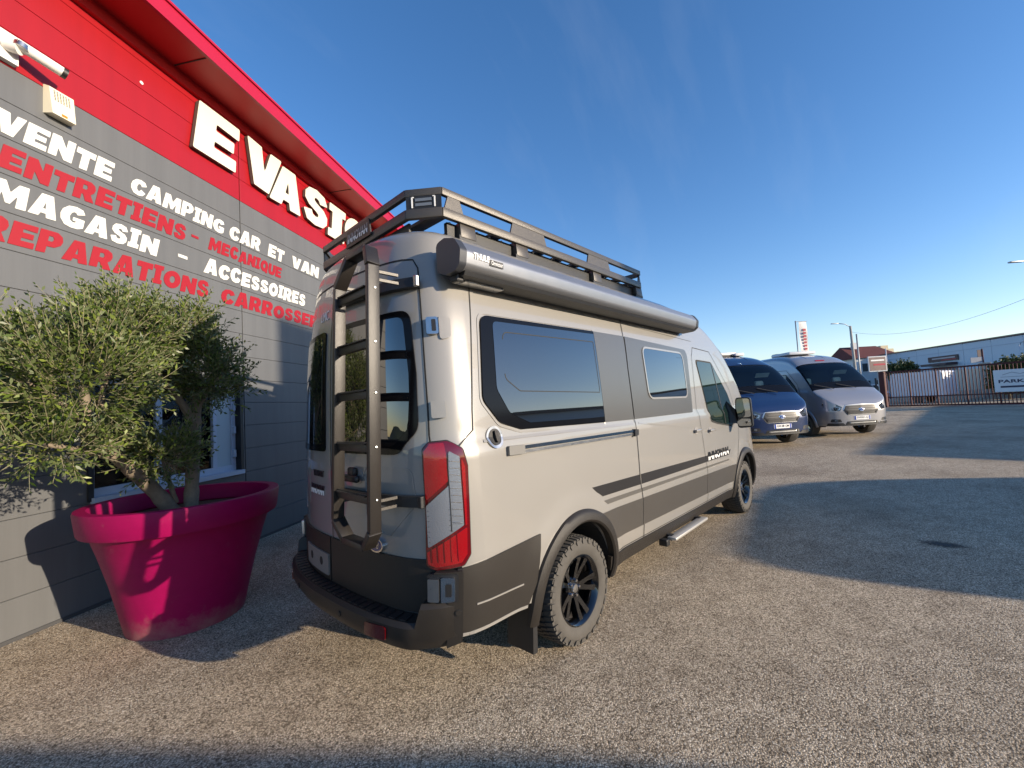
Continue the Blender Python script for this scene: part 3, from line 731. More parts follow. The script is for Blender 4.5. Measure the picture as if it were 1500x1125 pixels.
# bumper, swept round the tail
def bumper():
    V=[];F=[]; ts=[-1.02+2.04*i/96 for i in range(97)]
    for t in ts:
        a=abs(t); k=max(0,min(1,(a-.835)/.012)); top=.565+(.655-.565)*k
        if a>.985: top=.802
        top+=0; o=.115-.065*max(0,min(1,(a-.80)/.18))
        k2=max(0,min(1,(a-.80)/.1)); ob=o-.035
        zb=.425
        for off,z in ((.0,top),(o-.02,top),(o,top-.02),(o,zb+.06),(ob,zb),(.0,zb)): V.append(body_pt(t,z,off))
    n=6
    for i in range(len(ts)-1):
        for j in range(n-1): F.append((i*n+j,(i+1)*n+j,(i+1)*n+j+1,i*n+j+1))
    F.append(tuple(range(n))); F.append(tuple((len(ts)-1)*n+j for j in range(n))[::-1])
    o=mesh('rear_bumper',V,F,CLAD,VAN,True,32); bm=bmesh.new(); bm.from_mesh(o.data); bmesh.ops.recalc_face_normals(bm,faces=bm.faces); bm.to_mesh(o.data); bm.free(); return o
BP=bumper()
for k in range(-13,14):
    t=k*.058
    for j,(o0,o1) in enumerate(((.02,.085),)):
        V=[body_pt(t+a,z,o) for a in(-.018,.018) for o in (o0,o1) for z in(.562,.571)]
        MB().add(V,[(0,1,3,2),(4,6,7,5),(0,4,5,1),(2,3,7,6),(0,2,6,4),(1,5,7,3)]).build('step_tread',BLACKP,BP)
for sg in (1,-1):
    patch('rear_reflector',round_poly([(sg*.54,.462),(sg*.69,.468),(sg*.69,.535),(sg*.54,.528)][::sg],.015),REDDARK,BP,.122,.012)
    for t,z in ((1.0,.60),(.30,.50)):
        patch('parking_sensor',oval_pts((sg*t,z),.016,.016,16)[::sg],SEAM,BP,(.054 if t>.9 else .118),.004); patch('parking_sensor',oval_pts((sg*t,z),.012,.012,16)[::sg],CLAD,BP,(.056 if t>.9 else .120),.004)
    patch('bumper_side',round_poly([(sg*.955,.43),(sg*1.018,.452),(sg*1.018,.797),(sg*.90,.797),(sg*.90,.79),(sg*.955,.655)][::sg],.004),CLAD,BP,.052,.05)
# plate carrier, badges, emblem
pc=patch('plate_carrier',round_poly([(-.43,.605),(-.02,.605),(-.02,.735),(-.43,.735)],.008),pmat('grey_carrier',(.19,.175,.16),.5),VAN,.024,.012)
for t in (-.31,-.13): patch('screw_hole',oval_pts((t,.675),.022,.026,16),SEAM,pc,.026,.003)
text('rear_badge','TRANSIT',on_body(-.29,-.10,1.205,1.245,.003),BLACKL,VAN,.004,offset=.02)
split_text('rear_badge','INNOVAN',on_body(-.36,-.10,1.085,1.150,.003),BLACKL,WHITEL,VAN,.003,.5,offset=.03,shear=.15)
text('rear_badge','LMC',on_body(-.20,-.05,2.235,2.30,.003),WHITEL,VAN,.002,offset=-.005)
em=patch('emblem',oval_pts((.505,.882),.062,.040,24),CHROME,VAN,.018,.018); patch('emblem_field',oval_pts((.505,.882),.053,.032,24),OVAL,em,.020,.003)
text('emblem_script','Ford',on_body(.468,.542,.866,.898,.0205),CHROME,em,.002,shear=.3)
hd=patch('rear_handle_cup',oval_pts((.315,1.245),.08,.05,24),pmat('handle_cup_paint',(.30,.285,.27),.4),VAN,.004,.004)
c=body_pt(.315,1.232,.03); MB().box(c,(.03,.17,.04),bevel=.012).build('rear_handle',BLACKP,hd,True,50); MB().box(body_pt(.315,1.27,.02),(.03,.08,.05),bevel=.012).build('handle_lock',BLACKP,hd,True,50)
# ladder brackets across the door
for z,tt in ((2.292,.915),(1.138,.862)):
    V=[];ts=[.10+(tt-.10)*i/20 for i in range(21)]
    for t in ts:
        for off,zz in ((.012,z-.028),(.042,z-.028),(.042,z+.028),(.012,z+.028)): V.append(body_pt(t,zz,off))
    F=[(i*4+j,(i+1)*4+j,(i+1)*4+(j+1)%4,i*4+(j+1)%4) for i in range(20) for j in range(4)]+[(0,1,2,3),(83,82,81,80)]
    o=mesh('ladder_bracket',V,F,BLACKP,VAN); bm=bmesh.new(); bm.from_mesh(o.data); bmesh.ops.recalc_face_normals(bm,faces=bm.faces); bm.to_mesh(o.data); bm.free()
    c=body_pt(tt-.01,z,.045); MB().box(c,(.02,.03,.06),bevel=.004).build('bracket_end',STEEL if z>2 else BLACKP,o)
# ladder
LX=-.105
LAD=MB()
yr,yl=-.745,-.335
lad=empty('ladder'); lad.parent=VAN
def lbar(nm,a,b,w=.045,h=.03,mt=LADDER): return MB().bar(a,b,w,h,up=(1,0,0),bevel=.004).build(nm,mt,lad,True,40)
rt,rb=(LX,-.800,2.34),(LX,-.720,1.01); lt,lb=(LX,-.435,2.30),(LX,-.315,1.02)
def stile(nm,a,b):
    a,b=Vector(a),Vector(b)
    return MB().bar(a,b,.032,.062,up=(1,0,0),bevel=.003).build(nm,LADDER,lad,True,40)
stile('stile',rb,rt); stile('stile',lb,lt)
tr,tl=(LX+.02,-.745,2.445),(LX+.02,-.545,2.445)
lbar('top_hoop',rt,tr,.034,.07); lbar('top_hoop',tr,tl,.034,.07); lbar('top_hoop',tl,lt,.034,.07)
br_,bl_=(LX+.01,-.635,.92),(LX+.01,-.405,.925)
lbar('bottom_hoop',rb,br_,.034,.07); lbar('bottom_hoop',br_,bl_,.034,.07); lbar('bottom_hoop',bl_,lb,.034,.07)
for z in (2.225,1.955,1.70,1.43,1.168):
    k=(z-1.01)/1.33; yr_=-.720-.08*k; yl_=-.315-.12*k
    rg=lbar('rung',(LX,yr_+.01,z),(LX,yl_-.01,z),.05,.028)
    MB().box((LX-.004,(yr_+yl_)/2,z+.017),(.05,abs(yr_-yl_)-.08,.006)).build('rung_grip',BLACKP,lad)
    for yy in (yr_-.019,yl_-.019):
        MB().lathe([(0,-.003),(.006,-.002),(.006,.002)],n=10,axis='Y',origin=(LX+.005,yy,z)).build('bolt',STEEL,lad)
for z in (2.29,1.138):
    k=(z-1.01)/1.33
    for yy in (-.720-.08*k,-.315-.12*k):
        for dz in (-.03,.03):
            MB().bar((LX+.01,yy-.002,z+dz*.7),(.035,yy-.006,z+dz*.7),.016,.014).build('standoff',RACK,lad)
# awning cassette
aw=empty('awning'); aw.parent=VAN
prof=round_poly([(-.885,2.350),(-.885,2.50),(-.955,2.512),(-1.035,2.487),(-1.078,2.425),(-1.066,2.352),(-1.03,2.325),(-.95,2.322)],.035,4)
MB().prism(prof,.275,3.62,lambda u,v,w:(w,u,v)).build('cassette',ALU,aw,True,35)
prof2=[(-.985+(a+.985)*1.05,2.42+(b-2.42)*1.06) for a,b in prof]
for a,b in ((.235,.282),(3.613,3.66)):
    MB().prism(prof2,a,b,lambda u,v,w:(w,u,v)).build('end_cap',ALUD,aw,True,35)
MB().prism([(-.90,2.320),(-1.05,2.328),(-1.04,2.306),(-.92,2.300)],.29,3.60,lambda u,v,w:(w,u,v)).build('front_rail',BLACKP,aw)
MB().box((.30,-.97,2.305),(.05,.06,.05),bevel=.01).build('crank_eye',BLACKP,aw)
MB().box((.50,-.945,2.300),(.30,.07,.014)).build('lead_rail_plate',STEEL,aw)
def on_aw(x0,x1,z0,z1): # front face of the cassette
    def fn(u,v,w):
        z=z0+(z1-z0)*v; y=lerp_tab(z,[2.352,2.425,2.487],[-1.066,-1.0745,-1.040]); return (x0+(x1-x0)*u,y-.005-w,z)
    return fn
text('awning_lettering','THULE',on_aw(.33,.445,2.392,2.425),WHITEL,aw,.002,offset=.03)
MB().box((.505,-1.0755,2.396),(.105,.003,.034)).build('awning_badge',BLACKP,aw)
text('awning_lettering','Omnistor',lambda u,v,w:(.462+.09*u,-1.0775-w,2.385+.024*v),WHITEL,aw,.0015)
for x in (.55,1.9,3.3): MB().box((x,-.875,2.50),(.12,.06,.05)).build('awning_bracket',BLACKP,aw)
# roof rack
rk=empty('roof_rack'); rk.parent=VAN
XR,XE,YH=.265,3.03,.745; CH=.15
loop=[(XR,-YH+.17),(XR+.135,-YH),(XE-.05,-YH),(XE,-YH+.06),(XE,YH-.06),(XE-.05,YH),(XR+.135,YH),(XR,YH-.17)]
def rail(nm,z,h,w,inset=0.0):
    pts=[Vector((x,y,z)) for x,y in loop]
    for i in range(len(pts)):
        a,b=pts[i],pts[(i+1)%len(pts)]; d=(b-a).normalized()
        MB().bar(a-d*.004,b+d*.004,w,h,bevel=.004).build(nm,RACK,rk,True,40)
for sg in (-1,1): MB().box(((XR+XE)/2+.05,sg*(YH-.055),2.715),(XE-XR-.30,.03,.085)).build('mounting_rail',BLACKP,rk)
rail('top_rail',2.915,.046,.03); rail('lower_rail',2.785,.058,.032)
def rplate(nm,a,b,shrink=.03,inset=0,mt=RACK):
    a,b=Vector((a[0],a[1],0)),Vector((b[0],b[1],0)); d=(b-a).normalized(); n=Vector((d.y,-d.x,0))
    z0,z1=2.808,2.897
    P=[a+Vector((0,0,z0)),b+Vector((0,0,z0)),b-d*shrink+Vector((0,0,z1)),a+d*shrink+Vector((0,0,z1))]
    V=[p+n*.012 for p in P]+[p-n*.0 for p in P]
    return MB().add(V,[(0,1,2,3),(7,6,5,4),(0,4,5,1),(1,5,6,2),(2,6,7,3),(3,7,4,0)]).build(nm,mt,rk)
for sg in (-1,1):
    for x0,x1 in ((.41,.56),(.99,1.40),(1.97,2.36),(2.93,2.98)): rplate('side_plate',(x0,sg*YH) if sg<0 else (x1,sg*YH),(x1,sg*YH) if sg<0 else (x0,sg*YH))
    c=rplate('corner_plate',(XR,sg*(YH-.17)) if sg<0 else (XR+.135,sg*YH),(XR+.135,sg*YH) if sg<0 else (XR,sg*(YH-.17)),shrink=0,mt=BLACKP)
    if sg<0:
        A=Vector((XR,-(YH-.17),0)); B=Vector((XR+.135,-YH,0)); d=(B-A).normalized(); n=Vector((d.y,-d.x,0)); Lc=(B-A).length; mid=(A+B)/2
        for s2 in (-1,1):
            q=mid+d*s2*.07; MB().bar(q+n*.0145+Vector((0,0,2.82)),q+n*.0145+Vector((0,0,2.885)),.008,.004,up=n).build('corner_mark',WHITEL,rk)
            MB().bar(q+n*.0145+Vector((0,0,2.885))-d*s2*.012,q+n*.0145+Vector((0,0,2.885)),.006,.004,up=n).build('corner_mark',WHITEL,rk)
        for zz in (2.838,2.868):
            MB().bar(mid-d*.05+n*.0145+Vector((0,0,zz)),mid+d*.05+n*.0145+Vector((0,0,zz)),.018,.004,up=n).build('corner_mark',pmat('mark_grey',(.12,.14,.17),.4),rk)
    for x in (.60,1.12,2.14,2.95):
        ft=MB().box((x,sg*(YH-.02),2.715),(.13,.05,.10),Matrix.Rotation(R(6*sg),3,'X'),bevel=.006).build('foot',RACK,rk,True,40)
        MB().box((x,sg*(YH-.045),2.655),(.15,.10,.05)).build('foot_pad',BLACKP,rk)
for k in range(11):
    x=.42+.245*k
    MB().box((x,0,2.790),(.085,2*YH-.04,.026),bevel=.004).build('deck_slat',RACK,rk,True,40)
for k in range(22):
    for sg in (-1,): MB().lathe([(0,-.004),(.009,-.003),(.009,.003)],n=8,axis='Z',origin=(.48+.115*k,sg*(YH-.035),2.752)).build('bolt',STEEL,rk)
MB().prism([(-YH+.20,2.70),(YH-.20,2.70),(YH-.20,2.756),(-YH+.20,2.756)],XR+.03,XR+.045,lambda u,v,w:(w,u,v)).build('wind_deflector',BLACKP,rk)
sg_=MB().prism(round_poly([(-.19,2.79),(.16,2.79),(.14,2.905),(-.17,2.905)],.006),XR-.030,XR-.02,lambda u,v,w:(w,u,v)).build('rear_sign',BLACKP,rk)
split_text('sign_lettering','INNOVAN',lambda u,v,w:(XR-.0305-w,.13-.285*u,2.815+.065*v),pmat('lettering_grey',(.25,.25,.25),.4),WHITEL,rk,.002,.5,shear=.15,offset=.02)
# ================================================================== ground
FWD=Vector((CF.x,CF.y,0)).normalized(); RGT=Vector((FWD.y,-FWD.x,0))
def ground_z(x,y):
    d=(Vector((x,y,0))-Vector((CP.x,CP.y,0))).dot(FWD)
    return .012*max(0,min(d,34)-8)
def asphalt():
    m=bpy.data.materials.new('worn_asphalt'); m.use_nodes=True; nt=m.node_tree; b=nt.nodes['Principled BSDF']; L=nt.links
    g=nt.nodes.new('ShaderNodeNewGeometry')
    def vor(sc,feat='F1'):
        v=nt.nodes.new('ShaderNodeTexVoronoi'); v.inputs['Scale'].default_value=sc; v.feature=feat; L.new(g.outputs['Position'],v.inputs['Vector']); return v
    def noi(sc,det=5,ro=.6):
        v=nt.nodes.new('ShaderNodeTexNoise'); v.inputs['Scale'].default_value=sc; v.inputs['Detail'].default_value=det; v.inputs['Roughness'].default_value=ro; L.new(g.outputs['Position'],v.inputs['Vector']); return v
    def ramp(src,stops):
        r=nt.nodes.new('ShaderNodeValToRGB'); e=r.color_ramp.elements
        while len(e)<len(stops): e.new(.5)
        for q,(p_,c_) in zip(e,stops): q.position=p_; q.color=(*c_,1)
        L.new(src,r.inputs[0]); return r
    v1=vor(135); sep=nt.nodes.new('ShaderNodeSeparateColor'); L.new(v1.outputs['Color'],sep.inputs[0])
    stones=ramp(sep.outputs[0],[(0,(.17,.135,.095)),(.3,(.43,.35,.25)),(.62,(.62,.51,.37)),(.86,(.76,.63,.465)),(1,(.88,.78,.62))])
    v2=vor(300); sep2=nt.nodes.new('ShaderNodeSeparateColor'); L.new(v2.outputs['Color'],sep2.inputs[0])
    fine=ramp(sep2.outputs[1],[(0,(.55,.55,.55)),(1,(1.25,1.25,1.25))])
    mul=nt.nodes.new('ShaderNodeMix'); mul.data_type='RGBA'; mul.blend_type='MULTIPLY'; mul.inputs[0].default_value=.8
    L.new(stones.outputs[0],mul.inputs[6]); L.new(fine.outputs[0],mul.inputs[7])
    # dark binder between the stones
    gap=ramp(v1.outputs['Distance'],[(0,(1,1,1)),(.45,(1,1,1)),(.8,(.42,.39,.36))])
    mul2=nt.nodes.new('ShaderNodeMix'); mul2.data_type='RGBA'; mul2.blend_type='MULTIPLY'; mul2.inputs[0].default_value=1
    L.new(mul.outputs[2],mul2.inputs[6]); L.new(gap.outputs[0],mul2.inputs[7])
    n1=noi(.55,7,.6); st=ramp(n1.outputs['Fac'],[(.28,(.66,.63,.60)),(.5,(1,.99,.98)),(.74,(1.16,1.15,1.13))])
    mul3=nt.nodes.new('ShaderNodeMix'); mul3.data_type='RGBA'; mul3.blend_type='MULTIPLY'; mul3.inputs[0].default_value=1
    L.new(mul2.outputs[2],mul3.inputs[6]); L.new(st.outputs[0],mul3.inputs[7])
    n2=noi(4.5,6,.7); st2=ramp(n2.outputs['Fac'],[(.28,(.74,.72,.70)),(.5,(1,1,1)),(.72,(1.12,1.12,1.12))])
    mul4=nt.nodes.new('ShaderNodeMix'); mul4.data_type='RGBA'; mul4.blend_type='MULTIPLY'; mul4.inputs[0].default_value=1
    L.new(mul3.outputs[2],mul4.inputs[6]); L.new(st2.outputs[0],mul4.inputs[7]); L.new(mul4.outputs[2],b.inputs['Base Color'])
    b.inputs['Roughness'].default_value=.88; b.inputs['Specular IOR Level'].default_value=.25
    # relief
    ma=nt.nodes.new('ShaderNodeMath'); ma.operation='MULTIPLY_ADD'; ma.inputs[1].default_value=-1.0; L.new(v1.outputs['Distance'],ma.inputs[0]); L.new(sep.outputs[1],ma.inputs[2])
    mb_=nt.nodes.new('ShaderNodeMath'); mb_.operation='MULTIPLY_ADD'; mb_.inputs[1].default_value=-.45; L.new(v2.outputs['Distance'],mb_.inputs[0]); L.new(ma.outputs[0],mb_.inputs[2])
    bp=nt.nodes.new('ShaderNodeBump'); bp.inputs['Strength'].default_value=.75; bp.inputs['Distance'].default_value=.0045; L.new(mb_.outputs[0],bp.inputs['Height']); L.new(bp.outputs[0],b.inputs['Normal'])
    return m
ASPH=asphalt()
V=[];F=[]
ds=[-300,-60,-20,-5,0,4,8,14,20,27,34,60,120,500,1200]; ls=[-900,-300,-80,-30,-10,0,10,30,80,300,900]
for d in ds:
    for l in ls:
        p=Vector((CP.x,CP.y,0))+FWD*d+RGT*l; V.append((p.x,p.y,.012*max(0,min(d,34)-8)))
n=len(ls)
for i in range(len(ds)-1):
    for j in range(n-1): F.append((i*n+j,i*n+j+1,(i+1)*n+j+1,(i+1)*n+j))
gnd=tag(mesh('ground',V,F,ASPH),kind='structure')
bm=bmesh.new(); bm.from_mesh(gnd.data); bmesh.ops.recalc_face_normals(bm,faces=bm.faces)
if bm.faces[:][0].normal.z<0: bmesh.ops.reverse_faces(bm,faces=bm.faces)
bm.to_mesh(gnd.data); bm.free()
# loose chippings near the camera and along the wall foot
random.seed(3)
mb=MB()
W0=Vector((-1.48,2.44,0)); WD=Vector((.83878,.54447,0)); WN=Vector((.54447,-.83878,0))
for k in range(2600):
    if k<2000: x=random.uniform(-2.2,3.2); y=random.uniform(-2.6,2.2)
    else:
        q=W0+WD*random.uniform(-.6,4.2)+WN*abs(random.gauss(.02,.10)); x,y=q.x,q.y
    if (Vector((x,y,0))-W0).dot(WN)<.01: continue
    r_=random.uniform(.002,.0055); a=random.uniform(0,6.3); vs=[]
    for i in range(5):
        vs.append((x+r_*math.cos(a+i*1.257)*random.uniform(.7,1.2),y+r_*math.sin(a+i*1.257)*random.uniform(.7,1.2),0))
    vs.append((x+r_*.2,y,r_*random.uniform(.7,1.1)))
    mb.add(vs,[(i,(i+1)%5,5) for i in range(5)])
tag(mb.build('gravel',pmat('chippings',(.36,.32,.26),.9,var=.5,vscale=40),fix=False),'small loose stone chippings scattered over the asphalt','gravel',kind='stuff')
# oil patch on the yard
def stain(cx,cy,rx,ry,rot):
    pts=[];random.seed(11)
    for i in range(40):
        a=2*math.pi*i/40; k=1+.13*math.sin(3*a+1)+.08*math.sin(7*a)+random.uniform(-.06,.06)
        u,v=rx*k*math.cos(a),ry*k*math.sin(a); pts.append((cx+u*math.cos(rot)-v*math.sin(rot),cy+u*math.sin(rot)+v*math.cos(rot),.004))
    m=pmat('oil_stained_asphalt',(.035,.032,.03),.8); nt=m.node_tree; L=nt.links; b=nt.nodes['Principled BSDF']
    tc=nt.nodes.new('ShaderNodeTexCoord'); mp=nt.nodes.new('ShaderNodeVectorMath'); mp.operation='DISTANCE'; mp.inputs[1].default_value=(.5,.5,0); fl_=nt.nodes.new('ShaderNodeVectorMath'); fl_.operation='MULTIPLY'; fl_.inputs[1].default_value=(1,1,0); L.new(tc.outputs['Generated'],fl_.inputs[0]); L.new(fl_.outputs[0],mp.inputs[0])
    g=nt.nodes.new('ShaderNodeNewGeometry'); n=nt.nodes.new('ShaderNodeTexNoise'); n.inputs['Scale'].default_value=38; n.inputs['Detail'].default_value=5; L.new(g.outputs['Position'],n.inputs['Vector'])
    ad=nt.nodes.new('ShaderNodeMath'); ad.operation='MULTIPLY_ADD'; ad.inputs[1].default_value=.55; L.new(n.outputs['Fac'],ad.inputs[0]); L.new(mp.outputs['Value'],ad.inputs[2])
    mr=nt.nodes.new('ShaderNodeMapRange'); mr.inputs[1].default_value=.40; mr.inputs[2].default_value=.72; mr.inputs[3].default_value=.85; mr.inputs[4].default_value=0; L.new(ad.outputs[0],mr.inputs[0]); L.new(mr.outputs[0],b.inputs['Alpha'])
    return mesh('oil_stain',pts,[tuple(range(40))],m,gnd)
# ================================================================== dealership hall
def wp(s,z,o=0.): p=W0+WD*s+WN*o; return (p.x,p.y,z)
WGREY=pmat('grey_cladding',(.112,.114,.116),.45,var=.05,vscale=1.2,bump=.05,bscale=60)
def streaks(m,amt=.12):
    nt=m.node_tree; b=nt.nodes['Principled BSDF']; src=b.inputs['Base Color'].links[0].from_socket
    g=nt.nodes.new('ShaderNodeNewGeometry'); mp=nt.nodes.new('ShaderNodeMapping'); mp.inputs['Scale'].default_value=(7,7,.35); n=nt.nodes.new('ShaderNodeTexNoise'); n.inputs['Scale'].default_value=1.0; n.inputs['Detail'].default_value=6; n.inputs['Roughness'].default_value=.7
    nt.links.new(g.outputs['Position'],mp.inputs[0]); nt.links.new(mp.outputs[0],n.inputs['Vector'])
    mr=nt.nodes.new('ShaderNodeMapRange'); mr.inputs[1].default_value=.3; mr.inputs[2].default_value=.7; mr.inputs[3].default_value=1-amt; mr.inputs[4].default_value=1+amt*.6; nt.links.new(n.outputs['Fac'],mr.inputs[0])
    mx=nt.nodes.new('ShaderNodeMix'); mx.data_type='RGBA'; mx.blend_type='MULTIPLY'; mx.inputs[0].default_value=1; nt.links.new(src,mx.inputs[6]); nt.links.new(mr.outputs[0],mx.inputs[7]); nt.links.new(mx.outputs[2],b.inputs['Base Color'])
streaks(WGREY)
WRED=pmat('red_cladding',(.29,.003,.007),.42,var=.05,vscale=1.2)
streaks(WRED,.08)
REDTRIM=pmat('red_trim',(.36,.006,.03),.4)
SOFF=pmat('red_soffit',(.45,.010,.012),.5)
HALL=empty('dealership_hall',wp(0,0)[:2]+(0,),label='grey and red clad hall with white slogan lettering on the left',cat='building')
HALL_INV=Vector(wp(0,0))
def hp(s,z,o=0.): return Vector(wp(s,z,o))-HALL_INV
def hbox(name,s0,s1,z0,z1,o0,o1,mat,parent=HALL,bev=0):
    V=[hp(s,z,o) for s in(s0,s1) for z in(z0,z1) for o in (o0,o1)]
    return MB().add(V,[(0,1,3,2),(4,6,7,5),(0,4,5,1),(2,3,7,6),(0,2,6,4),(1,5,7,3)]).build(name,mat,parent)
SE=9.6; SB=-1.6
WIN=(.62,2.29,.98,2.10)  # s0,s1,z0,z1 of the opening
COREG=pmat('joint_grey',(.05,.05,.052),.7)
hbox('core_wall',SB,WIN[0]-.046,0,5.95,-.6,-.03,COREG); hbox('core_wall',WIN[1]+.046,SE,0,5.95,-.6,-.03,COREG)
hbox('core_wall',WIN[0]-.046,WIN[1]+.046,0,WIN[2]-.05,-.6,-.031,COREG); hbox('core_wall',WIN[0]-.046,WIN[1]+.046,WIN[3]+.04,5.95,-.6,-.031,COREG)
zk=[.02+.3055*k for k in range(20)]
cols=[(SB,2.365),(2.375,SE)]
for k in range(19):
    z0,z1=zk[k]+.0015,zk[k+1]-.0015
    if k==0: z0=-.02
    mt=WGREY if zk[k]<4.58-.02 else WRED
    for a,b in cols:
        segs=[(a,b)]
        if z1>WIN[2] and z0<WIN[3] and a<WIN[0] and b>WIN[1]: segs=[(a,WIN[0]-.0),(WIN[1],b)]
        for sa,sb in segs:
            V=[hp(s,z,o) for s,z,o in ((sa+.002,z0,-.029),(sb-.002,z0,-.029),(sb-.002,z1,-.029),(sa+.002,z1,-.029),(sa+.002,z0,-.003),(sb-.002,z0,-.003),(sb-.002,z1,-.003),(sa+.002,z1,-.003),(sa+.005,z0+.003,0),(sb-.005,z0+.003,0),(sb-.005,z1-.003,0),(sa+.005,z1-.003,0))]
            MB().add(V,[(8,9,10,11),(4,5,9,8),(5,6,10,9),(6,7,11,10),(7,4,8,11),(0,1,5,4),(1,2,6,5),(2,3,7,6),(3,0,4,7)]).build('panel',mt,HALL)
hbox('plinth',SB,SE,-.05,.03,-.04,.012,pmat('plinth_dark',(.05,.05,.052),.7))
# eave: soffit, fascia and gutter edge
ev=hbox('eave',SB,SE,5.735,5.775,-.04,.50,SOFF)
hbox('eave_corner',SB,SE,5.60,5.735,.0,.05,SOFF)
for k in range(6): hbox('soffit_joint',SB+3.0*k,SB+3.0*k+.012,5.728,5.735,.06,.49,SEAM,ev)
hbox('fascia',SB,SE,5.715,5.90,.50,.54,REDTRIM); hbox('roof_edge',SB,SE,5.90,5.93,-.2,.56,REDTRIM)
hbox('roof',SB,SE,5.95,6.0,-6,-.2,WGREY); hbox('gable_wall',SB,SB+.1,0,5.95,-6,-.6,WGREY); hbox('gable_wall',SE-.1,SE,0,5.95,-6,-.6,WGREY)
# window: recessed opening with a pale frame, one leaf swung inwards
s0,s1,z0,z1=WIN
FRAME=pmat('pale_frame',(.46,.52,.60),.4); WDARK=pmat('room_dark',(.02,.02,.024),.8)
win=hbox('window',s0,s1,z0,z1,-.30,-.28,WDARK)
hbox('window_reveal',s1,s1+.045,z0-.03,z1+.03,-.28,.012,BLACKP,win); hbox('window_reveal',s0-.045,s0,z0-.03,z1+.03,-.28,.012,BLACKP,win)
hbox('window_sill',s0-.02,s1+.02,z0-.05,z0,-.28,.05,FRAME,win); hbox('window_head',s0,s1,z1,z1+.04,-.28,.012,BLACKP,win)
GW=glass_mat('hall_window_glass',(.35,.38,.40),1.5)
for a,b in ((s0,s0+.06),(s1-.34,s1-.28),(s1-.06,s1),((s0+s1)/2-.20,(s0+s1)/2-.13)): hbox('window_frame',a,b,z0,z1,-.14,-.07,FRAME,win)
hbox('window_frame',s0,s1,z0,z0+.07,-.139,-.071,FRAME,win); hbox('window_frame',s0,s1,z1-.07,z1,-.139,-.071,FRAME,win)
hbox('window_side_panel',s1-.28,s1-.06,z0+.07,z1-.07,-.11,-.09,pmat('pale_panel',(.42,.50,.52),.4),win)
hbox('pane',s0+.06,s1-.34,z0+.07,z1-.07,-.108,-.100,GW,win)
for z in (1.15,1.45,1.75): hbox('hinge',s1-.05,s1-.02,z,z+.09,-.07,-.04,FRAME,win)
hbox('window_bars',s1-.36,s1-.34,z0+.25,z1-.4,-.07,-.04,FRAME,win)
# lettering
# heavy hand-cut capitals as outlines in a unit box
def ell(rx,ry,n=22,a0=0): return [(.5+rx*math.cos(2*math.pi*i/n+a0),.5+ry*math.sin(2*math.pi*i/n+a0)) for i in range(n)]
GLY={'E':(.80,[(0,0),(1,.02),(.98,.27),(.43,.25),(.43,.38),(.90,.39),(.89,.62),(.43,.61),(.43,.75),(1,.74),(.98,1),(0,.98)],None),
'V':(.92,[(0,1),(.40,.98),(.54,.42),(.66,.98),(1,1),(.72,0),(.30,.02)],None),
'N':(.92,[(0,0),(.34,.02),(.34,.44),(.66,0),(1,0),(1,1),(.66,.98),(.66,.55),(.36,1),(0,.98)],None),
'T':(.80,[(.30,0),(.70,.02),(.70,.70),(1,.69),(1,1),(0,.98),(0,.70),(.30,.70)],None),
'I':(.52,[(0,0),(1,.02),(1,.24),(.80,.24),(.80,.77),(1,.77),(1,1),(0,.98),(0,.76),(.20,.76),(.20,.24),(0,.23)],None),
'A':(.98,[(0,0),(.36,.02),(.41,.17),(.60,.17),(.64,0),(1,.02),(.72,1),(.30,.98)],[(.45,.37),(.56,.37),(.51,.68)]),
'M':(1.20,[(0,0),(.27,.02),(.29,.52),(.45,.10),(.57,.10),(.71,.52),(.73,0),(1,.02),(.95,1),(.68,.98),(.51,.56),(.33,1),(.05,.98)],None),
'P':(.84,[(0,0),(.38,.02),(.38,.31),(.70,.33),(.94,.48),(1,.67),(.93,.87),(.70,1),(0,.98)],[(.38,.55),(.56,.55),(.62,.66),(.56,.77),(.38,.77)]),
'R':(.92,[(0,0),(.36,.02),(.36,.30),(.44,.30),(.60,0),(1,.02),(.78,.38),(.92,.52),(.96,.70),(.89,.89),(.68,1),(0,.98)],[(.36,.55),(.54,.55),(.59,.66),(.54,.77),(.36,.77)]),
'C':(.88,[(1,.28),(.84,.06),(.55,0),(.25,.06),(.05,.28),(0,.5),(.05,.73),(.25,.94),(.55,1),(.84,.94),(1,.73),(.68,.60),(.62,.70),(.52,.73),(.42,.66),(.38,.5),(.42,.34),(.52,.27),(.62,.30),(.68,.42)],None),
'G':(.94,[(1,.50),(1,.12),(.80,.02),(.52,0),(.24,.06),(.05,.28),(0,.5),(.05,.73),(.25,.94),(.55,1),(.84,.95),(.97,.76),(.66,.64),(.60,.72),(.52,.74),(.42,.67),(.37,.5),(.42,.32),(.54,.25),(.66,.28),(.66,.34),(.52,.34),(.52,.50)],None),
'S':(.80,[(.03,.30),(.33,.37),(.38,.27),(.50,.24),(.60,.27),(.60,.34),(.50,.39),(.22,.47),(.06,.60),(.05,.78),(.18,.94),(.48,1),(.80,.94),(.95,.72),(.64,.66),(.59,.74),(.49,.77),(.41,.74),(.41,.68),(.50,.63),(.80,.55),(.97,.40),(.97,.20),(.82,.05),(.50,0),(.18,.05)],None),
'O':(.96,ell(.5,.5),ell(.16,.20)),'Q':(.98,[(.5+.5*math.cos(2*math.pi*i/22-.9),.5+.5*math.sin(2*math.pi*i/22-.9)) for i in range(1,22)]+[(.66,.02),(.80,-.10),(.98,-.02)],ell(.16,.20)),
'U':(.90,[(0,1),(0,.35),(.10,.10),(.30,0),(.70,0),(.90,.10),(1,.35),(1,1),(.64,.98),(.64,.40),(.58,.30),(.5,.27),(.42,.30),(.36,.40),(.36,.98)],None)}
from mathutils.geometry import tessellate_polygon
